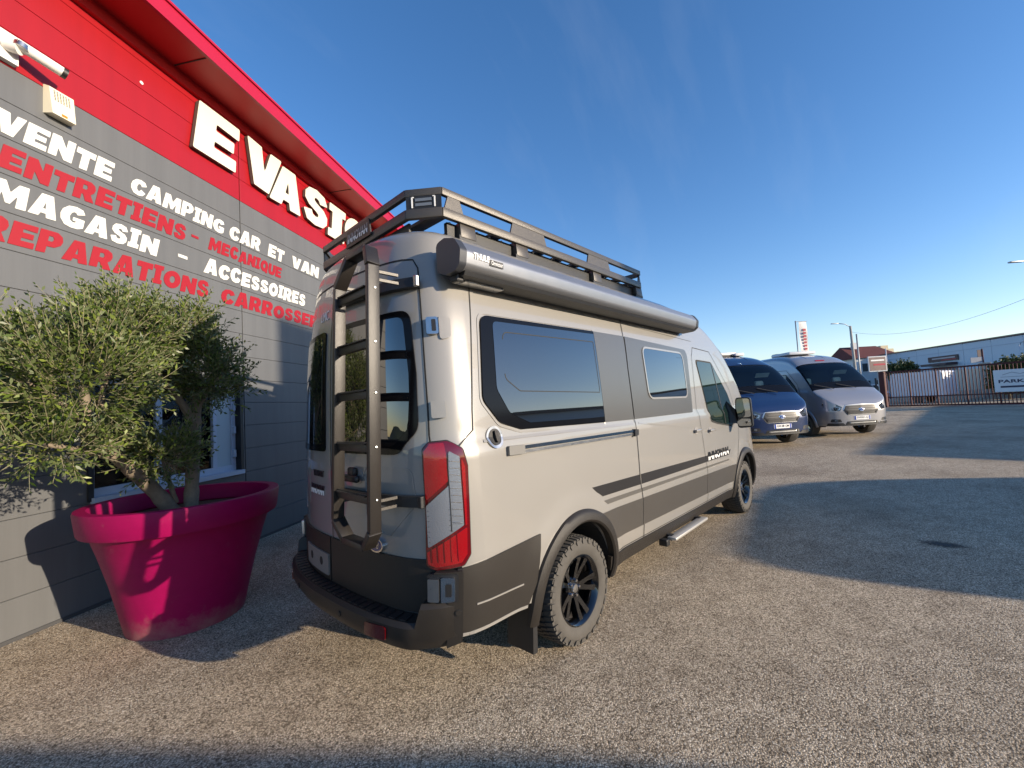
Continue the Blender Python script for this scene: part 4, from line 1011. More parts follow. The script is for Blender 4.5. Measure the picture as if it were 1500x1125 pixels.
def glyph(mb,ch,fn,depth,rad=.02):
    w,outer,hole=GLY[ch]
    loops=[round_poly(outer,rad,2)]+([round_poly(hole,rad*.5,2)] if hole else [])
    flat=[p for l in loops for p in l]; n=len(flat)
    tris=tessellate_polygon([[Vector((p[0],p[1],0)) for p in l] for l in loops])
    V=[fn(p[0],p[1],depth) for p in flat]+[fn(p[0],p[1],0) for p in flat]; F=[tuple(t) for t in tris]; b=0
    side=[]
    for l in loops:
        k=len(l)
        for i in range(k): side.append((b+i,b+(i+1)%k,n+b+(i+1)%k,n+b+i))
        b+=k
    mb.add(V,F+side); return len(F)
def wtext(name,txt,s0,s1,z0,z1,mat,depth=.004,off=.001,slant=.20):
    mb=MB(); gap=.07; adv=[(.38 if c==' ' else GLY[c][0]) for c in txt]; tot=sum(adv)+gap*(len(txt)-1); k=(s1-s0-slant*(z1-z0))/tot; x=0
    for i,(c,a) in enumerate(zip(txt,adv)):
        if c!=' ':
            random.seed(ord(c)*7+i); dz=random.uniform(-.03,.03)*(z1-z0); sc=random.uniform(.95,1.04); xx=x
            glyph(mb,c,lambda u,v,w:hp(s0+k*(xx+a*u)+slant*(z1-z0)*v,z0+dz+(z1-z0)*sc*v,off+w),depth)
        x+=a+gap
    return mb.build(name,mat,HALL)
TW=pmat('sign_white',(.66,.65,.60),.5); TR=pmat('sign_red',(.29,.003,.009),.5)
wtext('slogan','VENTE',-.07,.82,4.02,4.225,TW); wtext('slogan','CAMPING',.95,2.12,4.02,4.205,TW); wtext('slogan','CAR',2.17,2.74,4.01,4.205,TW); wtext('slogan','ET',2.86,3.22,4.01,4.205,TW); wtext('slogan','VAN',3.36,4.08,4.01,4.205,TW)
wtext('slogan','ENTRETIENS',-.04,1.59,3.73,3.93,TR); wtext('slogan','MECANIQUE',1.86,3.15,3.745,3.915,TR)
wtext('slogan','MAGASIN',-.10,1.26,3.435,3.64,TW); wtext('slogan','ACCESSOIRES',1.79,3.70,3.43,3.63,TW)
wtext('slogan','REPARATIONS',-.17,1.88,3.125,3.335,TR); wtext('slogan','CARROSSERIE',2.02,4.35,3.12,3.325,TR)
hbox('slogan_dash',1.64,1.73,3.815,3.845,.001,.006,TR); hbox('slogan_dash',1.47,1.58,3.515,3.55,.001,.006,TW)
LET=pmat('letter_cream',(.60,.58,.49),.5,var=.04,vscale=6); LETE=pmat('letter_edge',(.10,.085,.07),.6)
boxes={'E':(1.62,2.24),'V':(2.36,3.03),'A':(2.85,3.54),'S':(3.58,4.26),'I':(4.28,4.80),'O':(4.80,5.52),'N':(5.58,6.36)}
for i,(ch,(a,b)) in enumerate(boxes.items()):
    mb=MB(); dz=(0,.02,-.02,.01,-.01,.02,0)[i]; z0_=4.90+dz; hh=.66
    nf=glyph(mb,ch,lambda u,v,w:hp(a+(b-a)*u+.10*v,z0_+hh*v,.014+w),.05,.03)
    o=mb.build('letter',LET,HALL); o.data.materials.append(LETE)
    for p in o.data.polygons:
        if abs(p.normal.dot(WN))<.5: p.material_index=1
    for q in ((.2,.85),(.2,.15)): pass
# bolt heads on the letters are too small; camera, siren and a fixing on the wall
cm=hbox('camera_bracket',-.12,.06,4.62,4.86,.0,.05,pmat('white_plastic',(.72,.70,.66),.45)); 
MB().tube([hp(-.02,4.74,.05),hp(.02,4.72,.13)],.045,14).build('camera_joint',pmat('white_plastic',(.72,.70,.66),.45),cm,True,40)
MB().tube([hp(.02,4.72,.13),hp(.03,4.76,.13)],.05,14).build('camera_joint',STEEL,cm,True,40)
MB().tube([hp(.00,4.76,.12),hp(.26,4.70,.20)],[.042,.042],16).build('camera_barrel',pmat('white_plastic',(.72,.70,.66),.45),cm,True,40)
MB().tube([hp(.255,4.701,.1985),hp(.285,4.694,.2077)],[.045,.045],16).build('camera_lens',BLACKP,cm,True,40)
sv=MB().add([hp(*q) for q in ((.25,4.37,0),(.45,4.37,0),(.45,4.63,0),(.25,4.63,0),(.265,4.365,.085),(.435,4.365,.085),(.44,4.61,.05),(.26,4.61,.05))],[(0,3,2,1),(4,5,6,7),(0,1,5,4),(1,2,6,5),(2,3,7,6),(3,0,4,7)]).build('alarm_siren',pmat('cream_plastic',(.70,.65,.50),.5),HALL)
for i in range(6):
    for j in range(7): 
        z=4.50+.014*j; o=.0875-.035*(z-4.365)/.245; hbox('siren_slot',.29+.021*i,.300+.021*i,z,z+.006,o-.003,o,SEAM,sv)
hbox('siren_lamp',.33,.37,4.375,4.395,.084,.088,pmat('amber_lens',(.5,.2,.02),.2),sv)
MB().lathe([(0,0),(.018,0),(.018,.008),(0,.010)],n=12,axis='Z').build('wall_fixing',pmat('white_plastic',(.72,.70,.66),.45),HALL).matrix_local=Matrix.Translation(hp(1.08,5.28,0))@WN.to_track_quat('Z','Y').to_matrix().to_4x4()
# ================================================================== planter and olive
PCX,PCY=-.428,1.845
POTM=pmat('magenta_planter',(.275,.002,.066),.5,spec=.2,bump=.15,bscale=250,var=.16,vscale=14,rvar=.08)
nt=POTM.node_tree; L=nt.links; pb=nt.nodes['Principled BSDF']; src=pb.inputs['Base Color'].links[0].from_socket
g=nt.nodes.new('ShaderNodeNewGeometry'); sx_=nt.nodes.new('ShaderNodeSeparateXYZ'); L.new(g.outputs['Position'],sx_.inputs[0])
nn=nt.nodes.new('ShaderNodeTexNoise'); nn.inputs['Scale'].default_value=9; nn.inputs['Detail'].default_value=8; nn.inputs['Roughness'].default_value=.75; L.new(g.outputs['Position'],nn.inputs['Vector'])
mz=nt.nodes.new('ShaderNodeMapRange'); mz.inputs[1].default_value=0; mz.inputs[2].default_value=.22; mz.inputs[3].default_value=.42; mz.inputs[4].default_value=0; L.new(sx_.outputs[2],mz.inputs[0])
ma=nt.nodes.new('ShaderNodeMath'); ma.operation='ADD'; L.new(nn.outputs['Fac'],ma.inputs[0]); L.new(mz.outputs[0],ma.inputs[1])
mr=nt.nodes.new('ShaderNodeMapRange'); mr.inputs[1].default_value=.60; mr.inputs[2].default_value=1.0; mr.inputs[3].default_value=0; mr.inputs[4].default_value=.55; L.new(ma.outputs[0],mr.inputs[0])
mx=nt.nodes.new('ShaderNodeMix'); mx.data_type='RGBA'; mx.inputs[7].default_value=(.30,.20,.17,1); L.new(mr.outputs[0],mx.inputs[0]); L.new(src,mx.inputs[6]); L.new(mx.outputs[2],pb.inputs['Base Color'])
POT=empty('planter',(PCX,PCY,0),label='huge magenta plastic planter with a thick rim beside the wall',cat='planter')
prof=[(0,.02),(.385,.02),(.40,.0),(.405,.012),(.44,.18),(.49,.40),(.555,.64),(.602,.79),(.612,.800),(.660,.806),(.668,.82),(.688,.975),(.682,.992),(.66,.996),(.612,.992),(.602,.975),(.585,.86),(.56,.84),(0,.84)]
MB().lathe(prof[:-2],n=96).build('pot_shell',POTM,POT,True,32)
MB().lathe([(0,.862),(.2,.868),(.45,.858),(.584,.85)],n=40).build('soil',pmat('potting_soil',(.05,.035,.022),.95,var=.5,vscale=40,bump=.8,bscale=60),POT,True)
TREE=empty('olive_tree',(PCX,PCY,.86),label='cloud pruned olive tree with silvery green crowns growing in the magenta planter',cat='tree')
BARK=pmat('olive_bark',(.20,.16,.115),.9,var=.45,vscale=25,bump=.9,bscale=70)
O=Vector((PCX,PCY,.86))
def limb(name,pts,r0,r1):
    P=[Vector(p) for p in pts]; out=[]; 
    for i in range(len(P)-1):
        p0=P[max(i-1,0)];p1=P[i];p2=P[i+1];p3=P[min(i+2,len(P)-1)]
        for k in range(6):
            t=k/6; out.append(.5*((2*p1)+(p2-p0)*t+(2*p0-5*p1+4*p2-p3)*t*t+(3*p1-p0-3*p2+p3)*t**3))
    out.append(P[-1]); n=len(out)
    rs=[(r0+(r1-r0)*i/(n-1))*(1+.08*math.sin(i*2.1)) for i in range(n)]
    return MB().tube([p-O for p in out],rs,10).build(name,BARK,TREE,True,60)
# clumps: centre, radii, twigs
CL=[((-1.06,1.42,1.94),(.45,.45,.42),540),((-1.40,1.62,2.02),(.34,.34,.34),250),((-.86,1.72,2.32),(.34,.34,.28),310),((-.36,2.06,2.12),(.29,.29,.33),360),((-.44,1.98,2.42),(.25,.25,.21),200),((-.60,1.75,1.36),(.25,.25,.15),190),((-1.20,1.35,1.52),(.32,.32,.17),150),((-.22,1.90,2.02),(.20,.20,.27),170),((-1.58,1.85,2.18),(.28,.28,.28),130),((-.72,2.05,2.50),(.20,.20,.17),100)]
limb('trunk',[(-.50,1.86,.84),(-.66,1.80,1.10),(-.86,1.64,1.36),(-1.02,1.52,1.62),(-1.06,1.44,1.90)],.062,.026)
limb('trunk',[(-.40,1.86,.84),(-.38,1.90,1.12),(-.35,1.94,1.45),(-.33,1.97,1.72),(-.30,2.05,2.05)],.060,.032)
limb('branch',[(-.35,1.94,1.60),(-.46,1.92,1.82),(-.60,1.84,2.02),(-.80,1.74,2.2)],.036,.016)
limb('branch',[(-.33,1.97,1.72),(-.24,1.95,1.9),(-.14,1.88,2.05)],.026,.012)
limb('branch',[(-.86,1.64,1.36),(-1.06,1.46,1.46),(-1.24,1.36,1.52)],.028,.012)
limb('branch',[(-1.02,1.52,1.62),(-1.22,1.56,1.84),(-1.40,1.62,2.0),(-1.55,1.8,2.1)],.026,.012)
limb('branch',[(-.98,1.56,1.55),(-.95,1.62,1.9),(-.88,1.70,2.2)],.026,.012)
limb('branch',[(-.40,1.90,1.9),(-.42,1.96,2.2),(-.45,1.98,2.4),(-.66,2.04,2.46)],.02,.01)
limb('branch',[(-.50,1.86,.95),(-.56,1.80,1.18),(-.60,1.76,1.34)],.022,.010)
def leafmat():
    m=bpy.data.materials.new('olive_leaf'); m.use_nodes=True; nt=m.node_tree; b=nt.nodes['Principled BSDF']; L=nt.links
    g=nt.nodes.new('ShaderNodeNewGeometry'); r=nt.nodes.new('ShaderNodeValToRGB'); e=r.color_ramp.elements
    e[0].position=0; e[0].color=(.022,.042,.007,1); e[1].position=1; e[1].color=(.235,.29,.05,1); q=e.new(.5); q.color=(.08,.125,.02,1)
    L.new(g.outputs['Random Per Island'],r.inputs[0])
    mx=nt.nodes.new('ShaderNodeMix'); mx.data_type='RGBA'; mx.inputs[7].default_value=(.12,.15,.055,1); L.new(g.outputs['Backfacing'],mx.inputs[0]); L.new(r.outputs[0],mx.inputs[6])
    L.new(mx.outputs[2],b.inputs['Base Color']); b.inputs['Roughness'].default_value=.42
    tr=nt.nodes.new('ShaderNodeBsdfTranslucent'); L.new(mx.outputs[2],tr.inputs[0]); ms=nt.nodes.new('ShaderNodeMixShader'); ms.inputs[0].default_value=.28
    L.new(b.outputs[0],ms.inputs[1]); L.new(tr.outputs[0],ms.inputs[2]); L.new(ms.outputs[0],nt.nodes['Material Output'].inputs[0]); return m
LEAF=leafmat(); TWIG=pmat('olive_twig',(.22,.20,.12),.8)
def rnd_dir():
    while True:
        v=Vector((random.uniform(-1,1),random.uniform(-1,1),random.uniform(-1,1)))
        if .05<v.length<1: return v.normalized()
def crown(name,parent,O,clumps,leafmat,twigmat,leaf=.058,wid=.0165,nleaf=13,tl=(.12,.28),up=.5,core=.35):
    for (c,rad,n) in clumps:
        lv=[];lf=[];tw=MB(); c=Vector(c)
        # uneven outline: a few lobes of different reach
        lobes=[(rnd_dir(),random.uniform(.75,1.18)) for _ in range(9)]
        for k in range(n):
            d=rnd_dir(); 
            reach=max(.78,max((l for q,l in lobes if q.dot(d)>.72),default=.9))
            rr=random.uniform(core,1.0)**.55*reach
            p=c+Vector((d.x*rad[0],d.y*rad[1],d.z*rad[2]))*rr*.86
            ax=(d+Vector((0,0,up))+rnd_dir()*.45).normalized(); Lt=random.uniform(*tl); bend=rnd_dir()*.25+Vector((0,0,.12))
            pts=[p+ax*Lt*t+bend*Lt*t*t*.6 for t in (0,.5,1)]
            tw.tube([q-O for q in pts],[.0028,.002,.0012],4,False)
            for i in range(nleaf):
                t=.08+.92*i/(nleaf-1); q=p+ax*Lt*t+bend*Lt*t*t*.6; tg=(ax+bend*1.2*t).normalized()
                sd_=tg.orthogonal().normalized(); ang=(i*1.571+(i//2)*.6)+random.uniform(-.4,.4); sd_=Matrix.Rotation(ang,3,tg)@sd_
                dl=(tg*random.uniform(.45,.9)+sd_*random.uniform(.5,.9)).normalized(); ll=leaf*random.uniform(.65,1.15)*(1-.35*t if t>.8 else 1); nn=dl.cross(sd_+rnd_dir()*.5)
                wv=dl.cross(nn); wv=wv.normalized()*wid*random.uniform(.8,1.15)
                b=len(lv); q=q-O; lv+=[q,q+dl*ll*.45+wv*.5,q+dl*ll,q+dl*ll*.45-wv*.5]; lf.append((b,b+1,b+2,b+3))
        cr=mesh(name,lv,lf,leafmat,parent); tw.build('twigs',twigmat,cr,fix=False)
random.seed(21)
crown('crown',TREE,O,CL,LEAF,TWIG)
# ================================================================== the two vans across the yard
def yard_van(name,x,y,yaw,paint,label,plate,roof):
    v=empty(name,(x,y,ground_z(x+4.5*math.cos(yaw),y+4.5*math.sin(yaw))),yaw,label,'van','camper vans parked across the yard')
    v.scale=(1.04,1.04,1.04); van_common(v,paint,CLAD,False); number_plate_front(v,plate)
    for i,s in enumerate(seams[2:]): ribbon('panel_seam',s,.012,SEAM,v,.004)
    for s in (-1,1):
        arch_flare(v,AXF,s,paint); arch_flare(v,AXR,s,paint)
    for mir in (False,True):
        patch('side_sill',[(T(1.62),.345),(T(4.72),.30),(T(4.70),.405),(T(1.60),.45)],CLAD,v,.012,.03,mirror=mir)
        patch('side_window',round_poly([(T(2.2),2.1),(T(3.5),2.09),(T(3.45),1.5),(T(2.2),1.5)],.07),GLASSD,v,.01,.01,mirror=mir)
        patch('side_window',round_poly([(T(.6),2.1),(T(1.9),2.1),(T(1.9),1.5),(T(.6),1.5)],.07),GLASSD,v,.01,.01,mirror=mir)
    MB().box((2.9,0,.39),(3.0,1.5,.10)).build('chassis',WELL,v)
    for y0 in (-.62,-.30,.30,.62): # ribs pressed in the roof front
        pts=[(q,y0,roof_z(q)-.02-.03*abs(y0)) for q in (4.05,4.25,4.45,4.62)]
        pts=[(q[0],q[1],roof_z(q[0])-(.012 if abs(y0)<.5 else .062)) for q in pts]
        MB().tube(pts,[.008,.022,.022,.008],8).build('roof_rib',paint,v,True)
    # wipers
    for yy in (-.45,.25): MB().tube([(5.63,yy+.1,1.455),(5.50,yy-.42,1.60)],.012,6).build('wiper',BLACKP,v)
    return v
vb=yard_van('blue_camper_van',16.58,4.73,R(229.5),PAINT_BLUE,'metallic blue camper van parked facing us just beyond the light grey van','GW-829-QM',0)
o=MB().box((3.55,0,2.76),(.75,.8,.10),bevel=.03).build('roof_hatch',pmat('hatch_white',(.7,.7,.7),.4),vb,True,40); MB().box((3.55,0,2.70),(.85,.9,.05)).build('hatch_frame',BLACKP,vb)
MB().box((3.9,.42,2.72),(.34,.3,.10),bevel=.03).build('satellite_dome',pmat('hatch_white',(.7,.7,.7),.4),vb,True,40)
e=MB().lathe([(0,0),(.06,.004),(.065,.0)],n=20).build('forehead_emblem',CHROME,vb,True); e.scale=(.5,1.2,1); e.location=(4.74,-.1,2.382); e.rotation_euler=(0,R(32),0)
vg=yard_van('silver_grey_camper_van',20.23,2.87,R(224.8),PAINT_SILVER,'silver grey camper van with dark roof awning parked facing us near the gate','DW-421-LJ',0)
MB().box((3.45,0,2.765),(1.0,.95,.11),bevel=.04).build('roof_hatch',pmat('hatch_pale',(.62,.64,.66),.4),vg,True,40); MB().box((3.05,0,2.77),(.3,.85,.14),bevel=.04).build('roof_box',BLACKP,vg,True,40)
MB().prism(prof,.30,3.5,lambda u,v,w:(w,u,v)).build('awning_cassette',ALUD,vg,True,35)
e=MB().box((4.70,0,2.412),(.05,.30,.012),Matrix.Rotation(R(32),3,'Y')).build('forehead_badge',REDTRIM,vg)
# ================================================================== gate and what stands behind it
GATE=pmat('gate_oxblood',(.06,.006,.008),.5,spec=.3,var=.2,vscale=5)
GA=Vector((34.82,-1.60,0)); GB=Vector((32.45,-7.0,0)); GD=(GB-GA).normalized(); GL=7.4
gz=.22
gate=empty('sliding_gate',(GA.x,GA.y,gz),label='oxblood red barred metal gate closing the far end of the yard',cat='gate')
def gp(s,z,o=0): return GD*s+Vector((GD.y,-GD.x,0))*o+Vector((0,0,z))
MB().box((0,0,1.13),(.26,.26,2.30),GD.to_track_quat('X','Z').to_matrix()).build('gate_post',GATE,gate)
for z,h in ((.08,.09),(2.20,.09),(.62,.06)): MB().bar(gp(.2,z),gp(GL,z),.05,h).build('gate_rail',GATE,gate)
nb=52
for k in range(nb):
    s=.24+(GL-.3)*k/(nb-1); big=(k%9==8)
    MB().bar(gp(s,.06),gp(s,2.22),.075 if big else .032,.06 if big else .032,up=GD).build('gate_stile' if big else 'bar',GATE,gate)
tag(MB().box((34.95,-1.30,gz+.16),(.5,.5,.42),bevel=.05).build('stone_footing',pmat('pale_stone',(.42,.38,.33),.9,var=.2,vscale=6),None),'pale concrete footing at the hinge side of the red gate','footing')
# parking sign on the gate
sgn=empty('parking_sign',(GA.x,GA.y,gz),label='white parking sign with a black arrow hung on the red gate',cat='sign')
def sp(u,v,w): q=gp(5.02+1.75*u,.66+1.18*v,-.05-w if False else .06+w); return q
GN=Vector((GD.y,-GD.x,0)); sgnside=1 if (Vector((CP.x,CP.y,0))-GA).dot(GN)>0 else -1
def sp(u,v,w): return GD*(4.95+1.85*u)+GN*sgnside*(.05+w)+Vector((0,0,.70+1.16*v))
MB().prism(round_poly([(0,0),(1,0),(1,1),(0,1)],.02),0,.02,sp).build('sign_board',pmat('sign_board_white',(.72,.72,.73),.5),sgn)
DKB=pmat('sign_navy',(.015,.02,.06),.5)
text('sign_text','PARKING',lambda u,v,w:sp(.09+.84*u,.40+.15*v,.022+w),DKB,sgn,.004,offset=.03)
MB().prism([(.12,.19),(.70,.19),(.70,.13),(.92,.23),(.70,.33),(.70,.27),(.12,.27)],.022,.028,sp).build('sign_arrow',DKB,sgn)
MB().prism([(.18,.78),(.36,.88),(.52,.80),(.70,.88),(.88,.79),(.88,.765),(.70,.855),(.52,.775),(.36,.855),(.18,.755)],.022,.027,sp).build('sign_logo',pmat('sign_grey',(.3,.3,.34),.5),sgn)
MB().prism([(.14,.66),(.88,.66),(.88,.68),(.14,.68)],.022,.027,sp).build('sign_logo',pmat('sign_grey',(.3,.3,.34),.5),sgn)
# long pale hall
FA=Vector((75.57,-.29,0)); FD=Vector((-.79993,-.60009,0)); FN=Vector((-.60009,.79993,0))  # FN towards camera
if (CP-FA).dot(FN)<0: FN=-FN
def fp(s,z,o=0): return FD*s+FN*o+Vector((0,0,z))
def fbox(name,root,s0,s1,z0,z1,o0,o1,mat):
    V=[fp(s,z,o) for s in(s0,s1) for z in(z0,z1) for o in(o0,o1)]
    return MB().add(V,[(0,1,3,2),(4,6,7,5),(0,4,5,1),(2,3,7,6),(0,2,6,4),(1,5,7,3)]).build(name,mat,root)
HB=pmat('pale_blue_cladding',(.50,.56,.63),.6,var=.06,vscale=.4); DKR=pmat('hall_sign_dark',(.06,.03,.035),.5)
PH=empty('pale_hall',tuple(FA),label='long pale blue industrial hall behind the red gate',cat='building')
for k in range(12):
    fbox('wall_panel',PH,k*3.0,k*3.0+2.97,0,5.72-.012*k,-.2,0,HB)
fbox('core_wall',PH,0,36,0,5.6,-9,-.21,HB); fbox('roof_edge',PH,-.1,36,5.72,5.86,-9,.12,pmat('rust_edge',(.22,.15,.11),.6))
fbox('belt_line',PH,0,36,4.98,5.02,.0,.03,pmat('hall_line',(.36,.42,.50),.6))
hs=fbox('hall_sign',PH,7.65,11.42,4.02,4.62,.02,.12,DKR); text('hall_sign_text','BATISERVICE',lambda u,v,w:fp(8.3+2.8*u,4.2+.24*v,.13+w),pmat('sign_grey',(.3,.3,.34),.5),PH,.01) if False else None
fbox('hall_sign_stripe',PH,8.2,11.1,4.30,4.44,.125,.135,pmat('hall_sign_pale',(.45,.40,.42),.5)); fbox('hall_sign_stripe',PH,9.4,11.2,4.10,4.2,.125,.135,REDTRIM)
fbox('canopy',PH,7.9,11.2,3.55,3.8,.0,1.2,DKR); fbox('hall_door',PH,8.1,11.0,.3,3.3,.0,.05,pmat('shutter_grey',(.20,.21,.23),.6))
# house with hipped red roof
HO=empty('red_roof_house',(76.8,1.6,.31),R(128),'white house with a hipped red tile roof left of the pale hall','house')
WALLW=pmat('white_render',(.62,.63,.64),.8,var=.06,vscale=1); TILE=pmat('red_tiles',(.105,.025,.022),.8,var=.25,vscale=3,bump=.5,bscale=8)
MB().box((0,0,2.6),(5.4,5.5,5.2)).build('wall',WALLW,HO)
MB().add([(-3.1,-3.1,5.2),(3.1,-3.1,5.2),(3.1,3.1,5.2),(-3.1,3.1,5.2),(-1.9,0,7.0),(2.9,0,7.05)],[(0,1,5,4),(1,2,5),(2,3,4,5),(3,0,4),(3,2,1,0)]).build('roof',TILE,HO)
for yy,sg in ((2.77,1),(-2.77,-1)):
    for x in (-1.6,0,1.6):
        w_=MB().box((x,yy,3.9),(.8,.06,1.1)).build('window',pmat('house_window',(.03,.04,.05),.1),HO); MB().box((x,yy*1.012,3.33),(.95,.12,.06)).build('sill',WALLW,w_)
        w_=MB().box((x,yy,1.5),(.8,.06,1.2)).build('window',pmat('house_window',(.03,.04,.05),.1),HO)
for xx in (2.72,-2.72):
    for y in (-1.2,1.2): MB().box((xx,y,3.9),(.06,.8,1.1)).build('window',pmat('house_window',(.03,.04,.05),.1),HO)
MB().box((1.4,.6,7.1),(.5,.5,.9)).build('chimney',WALLW,HO)
# stepped pale gable behind the house
SG=empty('stepped_gable_house',(80.6,-.6,.31),R(128),'pale yellow stepped gable rising behind the hall roof end','house')
YR=pmat('yellow_render',(.60,.52,.36),.8)
MB().prism([(-2.6,0),(2.6,0),(2.6,5.6),(1.9,5.6),(1.9,6.1),(1.2,6.1),(1.2,6.6),(.5,6.6),(.5,7.1),(-.5,7.1),(-.5,6.6),(-1.2,6.6),(-1.2,6.1),(-1.9,6.1),(-1.9,5.6),(-2.6,5.6)],-.3,.3,lambda u,v,w:(u,w,v)).build('gable_wall',YR,SG)
MB().box((0,-3.4,2.6),(5,6.2,5.2)).build('wall',YR,SG); MB().add([(-2.6,-6.6,5.2),(2.6,-6.6,5.2),(2.6,-.3,5.2),(-2.6,-.3,5.2),(0,-6.6,6.7),(0,-.3,6.7)],[(0,3,5,4),(1,4,5,2),(0,4,1),(2,5,3)]).build('roof',TILE,SG)
# low dark-roofed shed left of the house
LS=empty('low_shed',(66,7.5,.31),R(128),'low shed with a flat dark roof left of the white house','shed')
MB().box((0,0,1.7),(9,5,3.4)).build('wall',WALLW,LS); MB().box((0,0,3.62),(9.6,5.6,.42)).build('roof',pmat('dark_roof',(.04,.04,.045),.7),LS); 
for x in (-3,-1,1,3): MB().box((x,2.51,1.5),(1.2,.06,1.6)).build('window',pmat('house_window',(.03,.04,.05),.1),LS); MB().box((x,-2.51,1.5),(1.2,.06,1.6)).build('window',pmat('house_window',(.03,.04,.05),.1),LS)
# lamp posts
CONC=pmat('concrete_pole',(.36,.34,.31),.85,var=.15,vscale=4); GALV=pmat('galvanised',(.30,.32,.34),.5,metal=.5)
def lamp_post(name,base,h,tilt,arm,label,r0=.14,r1=.09,mat=CONC):
    o=empty(name,base,0,label,'street lamp'); top=Vector((tilt[0],tilt[1],h))
    MB().tube([(0,0,-.1),top*.5,top],[r0,(r0+r1)/2,r1],12).build('pole',mat,o,True)
    a=[top-Vector((0,0,.1)),top+Vector(arm)*.35+Vector((0,0,.16)),top+Vector(arm)*.8+Vector((0,0,.2))]
    MB().tube(a,.035,8).build('arm',GALV,o,True)
    d=Vector(arm).normalized(); hd=MB().bar(top+Vector(arm)*.78+Vector((0,0,.20)),top+Vector(arm)*1.25+Vector((0,0,.16)),.16,.07,bevel=.02).build('lamp_head',GALV,o,True,40)
    return o
lamp_post('street_lamp',(47.8,.55,.31),6.85,(-.15,.05),(-.95,1.0,.1),'tall concrete street lamp with a short arm left of the gate')
lamp_post('street_lamp',(30.7,-8.0,.15),6.7,(0,0),(-1.0,1.05,.05),'grey street lamp whose arm reaches in at the right edge',.08,.05,GALV)
pp=MB().tube([(48.0,.25,.31),(48.0,.25,6.4)],[.08,.06],10).build('utility_pole',GALV,None,True); tag(pp,'thin grey utility pole standing right behind the concrete street lamp','pole')
lamp_post('street_lamp',(51.5,-9.55,.3),4.0,(0,0),(.1,-.35,0),'small pale street lamp in front of the pale hall',.05,.04,pmat('pale_metal',(.5,.52,.55),.5))
wp_=MB().tube([(58.8,-1.36,.31),(58.8,-1.36,5.55)],.05,8).build('white_mast',pmat('pale_metal',(.5,.52,.55),.5),None,True); tag(wp_,'thin white mast at the left end of the pale hall','mast')
# cable from the lamp post sagging to the right
cb=[]
A_=Vector((47.65,.55,6.6)); B_=Vector((26.0,-9.2,6.1))
for k in range(25):
    t=k/24; p_=A_.lerp(B_,t); p_.z-=1.25*4*t*(1-t); cb.append(p_)
tag(MB().tube(cb,.008,5,False).build('overhead_cable',SEAM,None),'thin overhead cable running from the concrete street lamp to the right','cable')
# tall banner flag behind the grey van
fl=empty('banner_flag',(24.97,1.26,.17),label='tall white banner flag with red marks behind the silver grey van',cat='flag')
MB().tube([(0,0,0),(0,0,5.05)],.03,8).build('pole',GALV,fl,True); MB().tube([(0,0,5.0),(.40,-.44,5.0)],.015,6).build('crossbar',GALV,fl)
V=[];F=[]
for i in range(13):
    for j in range(5):
        u=j/4; z=2.6+2.38*i/12; w=.03*math.sin(i*.9+u*3); V.append((.10+.28*u+w*.5,-.11-.30*u+w*.5,z))
for i in range(12):
    for j in range(4): F.append((i*5+j,i*5+j+1,i*5+j+6,i*5+j+5))
fb=mesh('banner',V,F,pmat('banner_white',(.70,.68,.66),.7),fl,True)
for i in range(11):
    z=2.85+.165*i
    for u0,u1 in ((.42,.78),):
        q0=(.10+.28*u0-.03,-.11-.30*u0-.03); q1=(.10+.28*u1-.03,-.11-.30*u1-.03)
        MB().add([(q0[0],q0[1],z),(q1[0],q1[1],z),(q1[0],q1[1],z+.11),(q0[0],q0[1],z+.11),(q0[0]+.004,q0[1]+.004,z),(q1[0]+.004,q1[1]+.004,z),(q1[0]+.004,q1[1]+.004,z+.11),(q0[0]+.004,q0[1]+.004,z+.11)],[(0,1,2,3),(7,6,5,4),(0,4,5,1),(1,5,6,2),(2,6,7,3),(3,7,4,0)]).build('banner_mark',REDTRIM,fl)
# roadside billboard next to the gate
bb=empty('billboard',(38.4,-1.3,.27),R(-50)+math.pi/2,'small framed billboard standing left of the red gate','billboard')
MB().box((0,0,2.9),(.08,1.25,1.1),bevel=.02).build('frame',pmat('pale_metal',(.5,.52,.55),.5),bb); 
BBM=pmat('billboard_print',(.16,.10,.09),.5,var=.6,vscale=2.2)
for sg in (-1,1): MB().box((sg*.045,0,2.9),(.01,1.1,.95)).build('poster',BBM,bb); MB().box((sg*.052,.0,3.15),(.006,.9,.1)).build('poster_band',WHITEL,bb); MB().box((sg*.052,-.1,2.85),(.006,.8,.12)).build('poster_band',REDTRIM,bb)
MB().tube([(0,0,0),(0,0,2.4)],.06,8).build('post',GALV,bb)
# road sign beyond the gate
rs=empty('road_sign',(48.0,-7.2,.3),label='narrow pole with two small dark panels in front of the pale hall',cat='sign')
MB().tube([(0,0,0),(0,0,3.75)],.05,8).build('pole',GATE,rs); MB().box((-.25,.3,3.3),(.04,.04,.04)).build('clip',GALV,rs)
MB().bar((0,.0,3.4),(-.2,.28,3.4),.03,.55).build('panel',DKR,rs); MB().bar((0,0,2.9),(-.5,.7,2.9),.03,.4).build('panel',pmat('sign_slate',(.16,.19,.25),.5),rs)
